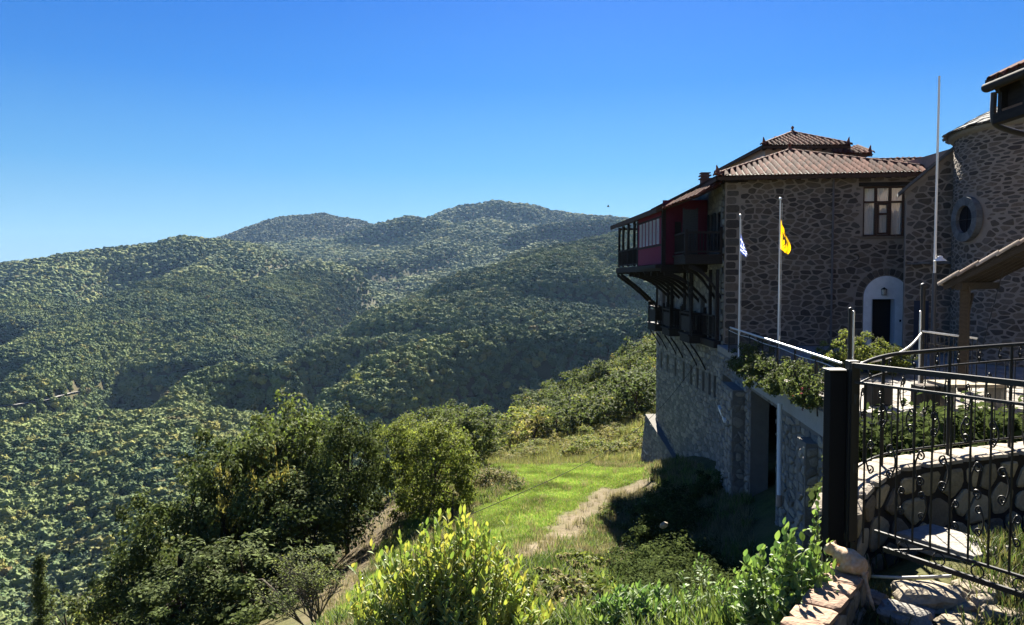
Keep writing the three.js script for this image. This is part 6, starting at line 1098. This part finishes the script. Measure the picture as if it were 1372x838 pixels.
// shoots with whorls of leaves; the first `own` leaves are meshes of their own, the others are joined
function leafyShrub(name, label, cat, pos, o) {
  const r = rngOf(o.seed), t = thing(name, label, cat, pos), stems = [], spots = [];
  for (let i = 0; i < o.shoots; i++) {
    const a = r() * 6.283, q = Math.sqrt(r()), bxx = Math.cos(a) * q * o.rx, bz = Math.sin(a) * q * o.rx, h = o.h * (1 - 0.45 * q * q) * rr(0.72, 1.08, r), b0 = new THREE.Vector3(bxx * 0.3, 0, bz * 0.3), e = new THREE.Vector3(bxx, h, bz), m = b0.clone().lerp(e, 0.5).add(new THREE.Vector3(bxx * 0.12, -h * 0.05, bz * 0.12));
    stems.push(rod(b0, m, 0.007, 0.005, 5), rod(m, e, 0.005, 0.002, 5));
    if (o.lean) { const j = new THREE.Vector3(gauss(r), 0.25 * gauss(r), gauss(r)).multiplyScalar(o.lean * 0.25); e.add(j); } const n = o.per; for (let k = 0; k < n; k++) { const f = 1 - (k / n) * (o.reach ?? 0.6), p = f > 0.5 ? m.clone().lerp(e, f * 2 - 1) : b0.clone().lerp(m, f * 2); spots.push({ p, a: k * 2.4 + r() * 0.8, tilt: lerp(o.tipTilt ?? 1.1, 0.15, k / n) + rr(-0.3, 0.3, r), s: rr(0.7, 1.15, r) * (k < 2 ? 0.75 : 1) }); }
  }
  mesh('stems', merge(stems), mat([0.09, 0.10, 0.04]), t);
  const shape = [leafShape(o.len, o.wid, o.len * 0.12), leafShape(o.len * 0.92, o.wid * 1.08, o.len * 0.3), leafShape(o.len * 1.05, o.wid * 0.92, -o.len * 0.06)], mats = o.mats, M = new THREE.Matrix4(), Q = new THREE.Quaternion(), E = new THREE.Euler(), rest = mats.map(() => []);
  const order = spots.map((s, i) => [s.p.z * 0.8 + s.p.y + 0.3 * r(), i]).sort((x, y) => y[0] - x[0]).map((x) => x[1]), own = new Set(order.slice(0, o.own ?? 0));
  spots.forEach((s, i) => { E.set(-s.tilt, s.a, rr(-0.35, 0.35, r), 'YXZ'); M.compose(s.p, Q.setFromEuler(E), new THREE.Vector3(s.s, s.s, s.s)); const k = Math.floor(r() * mats.length), g = shape[i % 3]; if (own.has(i)) mesh('leaf', g, mats[k], t).applyMatrix4(M); else rest[k].push(g.clone().applyMatrix4(M)); });
  rest.forEach((l, k) => { if (l.length) mesh('foliage', merge(l), mats[k], t).userData.kind = 'stuff'; });
  return t;
}
const laurelM = [[0.204, 0.258, 0.034], [0.272, 0.306, 0.041], [0.122, 0.19, 0.027], [0.163, 0.231, 0.031], [0.313, 0.299, 0.048]].map((c) => gloss(c)), freshM = [[0.116, 0.197, 0.037], [0.163, 0.245, 0.044], [0.075, 0.143, 0.031]].map((c) => gloss(c)), deepM = [[0.024, 0.048, 0.014], [0.034, 0.061, 0.017], [0.02, 0.037, 0.012]].map((c) => gloss(c, 0.3));
const gl = (u, D) => { const x = (u - CX) / FPX * D; return V(x, groundY(x, D), D); };
{
  const p = gl(602, 6.3); p.y = -3.6; leafyShrub('laurel_bush', 'bright yellow green laurel bush with long glossy leaves below the lawn', 'bush', p, { seed: 501, shoots: 360, rx: 0.8, h: 1.58, per: 22, len: 0.1, wid: 0.022, reach: 0.5, lean: 0.5, own: 290, mats: laurelM, tipTilt: 1.2 });
  leafyShrub('fresh_bush', 'fresh green broad leaved bush at the foot of the bank', 'bush', gl(868, 8.3).setY(gl(868, 8.3).y - 0.1), { seed: 502, shoots: 100, rx: 0.6, h: 0.62, per: 14, len: 0.13, wid: 0.03, reach: 0.6, own: 200, mats: freshM });
  leafyShrub('fresh_bush', 'low leafy plants right of the fresh green bush', 'bush', gl(960, 8.2), { seed: 503, shoots: 46, rx: 0.55, h: 0.42, per: 9, len: 0.08, wid: 0.02, reach: 0.7, own: 60, mats: freshM });
  leafyShrub('hydrangea', 'broad leaved shrub growing against the parapet beside the cat', 'shrub', gl(1062, 6.9).setY(-3.5), { seed: 504, shoots: 95, rx: 0.46, h: 1.25, per: 11, len: 0.125, wid: 0.046, reach: 0.75, own: 260, mats: [...freshM, laurelM[2]] });
  leafyShrub('hydrangea', 'leafy shrub with pale glints left of the parapet shrub', 'shrub', gl(1018, 7.6).setY(-3.9), { seed: 505, shoots: 85, rx: 0.42, h: 1.05, per: 10, len: 0.075, wid: 0.026, reach: 0.75, own: 120, mats: freshM });
  leafyShrub('climber', 'thin climber with fresh leaves beside the black gate post', 'climber', gl(1102, 7.5).setY(-3.4), { seed: 506, shoots: 9, rx: 0.12, h: 1.35, per: 12, len: 0.085, wid: 0.03, reach: 0.85, own: 60, mats: freshM });
  leafyShrub('bank_shrub', 'small lit shrub sprays on the shaded bank', 'shrub', gl(945, 11).setY(gl(945, 11).y + 0.2), { seed: 507, shoots: 12, rx: 0.35, h: 0.75, per: 8, len: 0.1, wid: 0.024, reach: 0.5, own: 60, mats: freshM });
}
// ---------------------------------------------------------------- dark overgrown bank under the retaining wall
{
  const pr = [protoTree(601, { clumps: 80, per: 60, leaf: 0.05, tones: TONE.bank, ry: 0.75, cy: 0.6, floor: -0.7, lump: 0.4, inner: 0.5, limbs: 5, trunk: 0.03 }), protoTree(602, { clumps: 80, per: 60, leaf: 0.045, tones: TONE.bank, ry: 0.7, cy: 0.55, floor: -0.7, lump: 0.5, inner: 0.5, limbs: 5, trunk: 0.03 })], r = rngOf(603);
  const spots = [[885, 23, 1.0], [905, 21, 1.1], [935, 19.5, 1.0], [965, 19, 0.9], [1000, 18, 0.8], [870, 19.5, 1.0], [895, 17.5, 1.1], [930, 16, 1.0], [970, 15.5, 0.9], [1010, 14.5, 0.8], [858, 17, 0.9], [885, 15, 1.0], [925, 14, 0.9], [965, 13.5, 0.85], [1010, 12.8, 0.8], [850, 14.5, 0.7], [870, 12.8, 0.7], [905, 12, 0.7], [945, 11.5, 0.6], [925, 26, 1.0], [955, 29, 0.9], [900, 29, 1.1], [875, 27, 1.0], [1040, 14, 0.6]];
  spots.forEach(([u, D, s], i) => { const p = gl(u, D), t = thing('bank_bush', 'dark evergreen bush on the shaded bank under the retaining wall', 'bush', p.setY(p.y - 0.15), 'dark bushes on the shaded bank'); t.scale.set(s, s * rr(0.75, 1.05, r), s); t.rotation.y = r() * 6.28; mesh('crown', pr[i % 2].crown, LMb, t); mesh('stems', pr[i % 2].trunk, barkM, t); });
}
// ---------------------------------------------------------------- flower bed on the terrace edge, courtyard shrubs
{
  const r = rngOf(611), bed = protoTree(612, { clumps: 50, per: 55, leaf: 0.075, tones: [...TONE.olive, ...TONE.dark, ...TONE.dark], ry: 0.8, cy: 0.5, floor: -0.7, lump: 0.5, limbs: 5, trunk: 0.03 }), petal = mat([0.45, 0.03, 0.06], { side: THREE.DoubleSide });
  [[0.30, 0.55, 'flowering shrub at the house end of the railing'], [0.40, 0.6, 'pale leaved shrub second along the railing'], [0.52, 0.65, 'full shrub halfway along the railing'], [0.62, 0.6, 'shrub spilling over the wall past halfway'], [0.72, 0.6, 'shrub trailing over the concrete lintel'], [0.81, 0.55, 'low shrub near the gate end of the railing'], [0.90, 0.5, 'reddish flowering shrub at the gate end of the railing']].forEach(([q, s, l], i) => {
    const x = lerp(8.35, 7.16, q) - 0.12, D = lerp(29.5, 16.6, q), t = thing('railing_shrub', l, 'shrub', V(x, YC - 0.25, D), 'shrubs along the railing'); t.scale.set(s, s * rr(0.9, 1.3, r), s * 1.2); t.rotation.y = r() * 6; mesh('crown', bed.crown, LM, t); mesh('stems', bed.trunk, barkM, t);
    if (i === 0 || i === 6) { const pts = []; for (let k = 0; k < 9; k++) { const c = [gauss(r) * 0.8, 0.5 + gauss(r) * 0.5, 0.5 + gauss(r) * 0.4]; for (let j = 0; j < 6; j++) pts.push([c[0] + 0.04 * gauss(r), c[1] + 0.04 * gauss(r), c[2] + 0.04 * gauss(r), gauss(r), 1, gauss(r)]); } mesh('flowers', leavesGeo(pts, 0.05, [[0.25, 0.03, 0.05], [0.22, 0.04, 0.06]], r), LM, t).userData.kind = 'stuff'; }
  });
  const cs = protoTree(613, { clumps: 70, per: 60, leaf: 0.06, tones: [...TONE.lime, TONE.gold[2]], ry: 0.8, cy: 0.6, floor: -0.7, lump: 0.5, limbs: 8, trunk: 0.03 });
  for (const [u, D, s, l] of [[1150, 22.5, 0.75, 'yellow green courtyard shrub before the white door'], [1178, 23, 0.7, 'courtyard shrub just left of the white door'], [1200, 22.5, 0.55, 'low courtyard shrub beneath the curved handrail'], [1115, 24, 0.5, 'small grey courtyard bush below the downpipe']]) { const t = thing('courtyard_shrub', l, 'shrub', V((u - CX) / FPX * D, YC, D), 'shrubs in the courtyard'); t.scale.set(s, s * 0.95, s); mesh('crown', cs.crown, LM, t); mesh('stems', cs.trunk, barkM, t); }
  // dark shrubs in the sunken bed between low wall and terrace
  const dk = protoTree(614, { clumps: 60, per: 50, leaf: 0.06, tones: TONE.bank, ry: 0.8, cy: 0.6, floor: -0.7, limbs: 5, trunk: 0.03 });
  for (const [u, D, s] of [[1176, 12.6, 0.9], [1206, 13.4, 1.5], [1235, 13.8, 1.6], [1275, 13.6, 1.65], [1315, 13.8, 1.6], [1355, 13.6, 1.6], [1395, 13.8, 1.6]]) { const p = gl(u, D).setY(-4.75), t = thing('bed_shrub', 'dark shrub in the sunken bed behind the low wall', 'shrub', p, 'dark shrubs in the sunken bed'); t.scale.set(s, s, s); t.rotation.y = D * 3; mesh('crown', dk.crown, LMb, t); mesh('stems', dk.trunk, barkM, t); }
}
console.log('shrubs');
// ---------------------------------------------------------------- grass: countless, so one object for each kind
{
  const r = rngOf(701);
  const tuft = (seed, n, h, spread, w, tones) => { const q = rngOf(seed), pos = [], col = [], idx = []; for (let i = 0; i < n; i++) { const a = q() * 6.28, d = spread * Math.sqrt(q()), x = d * Math.cos(a), z = d * Math.sin(a), hh = h * rr(0.5, 1.1, q), la = q() * 6.28, ln = hh * rr(0.15, 0.7, q), b = pos.length / 3, t = tones[Math.floor(q() * tones.length)]; const px = -Math.sin(la) * w, pz = Math.cos(la) * w; pos.push(x - px, 0, z - pz, x + px, 0, z + pz, x + ln * 0.4 * Math.cos(la) - px * 0.7, hh * 0.6, z + ln * 0.4 * Math.sin(la) - pz * 0.7, x + ln * 0.4 * Math.cos(la) + px * 0.7, hh * 0.6, z + ln * 0.4 * Math.sin(la) + pz * 0.7, x + ln * Math.cos(la), hh, z + ln * Math.sin(la)); for (let k = 0; k < 5; k++) col.push(...t); idx.push(b, b + 1, b + 2, b + 1, b + 3, b + 2, b + 2, b + 3, b + 4); } const g = new THREE.BufferGeometry(); g.setAttribute('position', new THREE.Float32BufferAttribute(pos, 3)); g.setAttribute('color', new THREE.Float32BufferAttribute(col, 3)); g.setIndex(idx); g.computeVertexNormals(); return g; };
  const gm = leafMat([1, 1, 1], 0.45);
  const sow = (name, label, geo, n, pick) => { const list = []; for (let tries = 0; tries < n * 14 && list.length < n; tries++) { const it = pick(); if (it) list.push(it); } const im = new THREE.InstancedMesh(geo, gm, list.length); im.name = numbered(name); tag(im, label, 'grass', null, 'stuff'); const M = new THREE.Matrix4(), Q = new THREE.Quaternion(), E = new THREE.Euler(); list.forEach(([x, D, s, k], i) => { M.compose(V(x, groundY(x, D) - 0.01, D), Q.setFromEuler(E.set(rr(-0.15, 0.15, r), r() * 6.28, 0)), new THREE.Vector3(s, s * rr(0.7, 1.2, r), s)); im.setMatrixAt(i, M); const c = rr(0.7, 1.25, r) * (k ?? 1); im.setColorAt(i, new THREE.Color().setRGB(c, c, c)); }); scene.add(im); };
  const lx = polyBox(lawnPoly), ppx = polyBox(patchPoly);
  sow('lawn_grass', 'short bright green lawn grass', tuft(1, 26, 0.10, 0.16, 0.006, [[0.136, 0.238, 0.027], [0.184, 0.258, 0.037], [0.102, 0.19, 0.024], [0.218, 0.224, 0.061]]), 15000, () => { const b = r() < 0.85 ? lx : ppx, x = rr(b[0], b[2], r), D = rr(b[1], b[3], r), z = groundKind(x, D); return z.lawn > 0.35 + 0.3 * r() && z.path < 0.5 ? [x, D, rr(0.7, 1.5, r) * (1 + 0.9 * fbm(x * 0.8, D * 0.8, 9, 2)), clamp(1 + 1.5 * fbm(x * 0.5, D * 0.5, 19, 3), 0.5, 1.6)] : null; });
  const bare = (x, D) => { const z = groundKind(x, D); return z; };
  sow('dry_grass', 'dry straw coloured grass on the banks', tuft(2, 20, 0.30, 0.16, 0.007, [[0.218, 0.184, 0.088], [0.17, 0.15, 0.068], [0.116, 0.122, 0.044]]), 9000, () => { const D = 8 + 49 * r() ** 1.1, u = rr(420, 1010, r), x = (u - CX) / FPX * D, z = bare(x, D); if ((z.lawn > 0.4 && (r() > 0.10 || fbm(x * 0.5, D * 0.5, 23, 2) < 0.02)) || D > 50 && x < -6 || x > 8.5) return null; if (z.path > 0.3 || z.brown > 0.4 || z.dirt > 0.4) { if (r() > 0.12) return null; } return [x, D, rr(0.6, 1.4, r) * (0.45 + 0.55 * smooth(D, 9, 20))]; });
  sow('meadow_grass', 'tall pale meadow grass beyond the lawn', tuft(5, 22, 0.7, 0.5, 0.02, [[0.204, 0.184, 0.061], [0.163, 0.17, 0.048], [0.122, 0.143, 0.034]]), 7000, () => { const D = rr(48, 130, r), u = rr(560, 900, r), x = (u - CX) / FPX * D, z = groundKind(x, D); return z.lawn > 0.3 || x > 8.3 && D < 49 ? null : [x, D, rr(0.6, 1.3, r)]; });
  sow('bank_weeds', 'green weeds scattered over the banks', tuft(3, 16, 0.22, 0.15, 0.013, [[0.082, 0.129, 0.024], [0.122, 0.163, 0.031], [0.054, 0.095, 0.02]]), 6000, () => { const D = 6.5 + 44 * r() ** 1.4, u = rr(430, 1010, r), x = (u - CX) / FPX * D, z = bare(x, D); if (z.lawn > 0.5 || z.path > 0.4 || z.brown > 0.4 || x > 8.5) return null; if (z.dirt > 0.4 && r() > 0.25) return null; if (fbm(x * 0.5, D * 0.5, 17, 2) < -0.05) return null; return [x, D, rr(0.6, 1.7, r)]; });
  sow('gate_weeds', 'weeds and grass between the stones at the gate', tuft(4, 18, 0.16, 0.11, 0.007, [[0.068, 0.102, 0.02], [0.109, 0.109, 0.034], [0.041, 0.068, 0.015]]), 260, () => { const D = rr(5.2, 8.2, r), u = rr(1150, 1420, r), x = (u - CX) / FPX * D; if (u < 1325 && r() > 0.1) return null; return [x, D, rr(0.6, 1.4, r)]; });
  // leaves of weeds: small broad leaved plants on the bank
  const wd = protoTree(702, { clumps: 14, per: 16, leaf: 0.16, tones: [...TONE.lime, ...TONE.olive], ry: 0.6, cy: 0.45, floor: -0.7, limbs: 2, trunk: 0.02 }), wd2 = protoTree(703, { clumps: 14, per: 16, leaf: 0.13, tones: [...TONE.dry, TONE.olive[1]], ry: 0.7, cy: 0.5, floor: -0.7, limbs: 2, trunk: 0.02 });
  for (let k = 0; k < 120; k++) { const D = 9 + 26 * r(), u = rr(690, 860, r) - (D > 20 ? 10 : 0), x = (u - CX) / FPX * D, z = groundKind(x, D); if (z.lawn > 0.3 || z.path > 0.4) continue; const i = r() < 0.6, s = rr(0.18, 0.42, r), t = thing('bank_weed', i ? 'green weed clump on the sunny bank beside the dirt track' : 'dry weed clump on the sunny bank beside the dirt track', 'weed', V(x, groundY(x, D) - 0.03, D), 'weed clumps on the sunny bank'); t.scale.setScalar(s); t.rotation.y = r() * 6; mesh('leaves', (i ? wd : wd2).crown, LM, t); }
  // pale stone in the dark bank
  const ps = at(879, 687, 19), pg = groundY(ps.x, 19); tag(mesh('bank_stone', boxUV(new THREE.DodecahedronGeometry(0.1, 0).scale(1.15, 0.8, 0.8).rotateZ(0.5)), stonesWarm[2], scene, V(ps.x, Math.max(pg, ps.y), 18)), 'single pale stone in the dark bank', 'stone');
}
console.log('grass');
scene.traverse((o) => { if (o.isMesh) { o.castShadow = true; o.receiveShadow = true; } });
renderer.render(scene, camera);
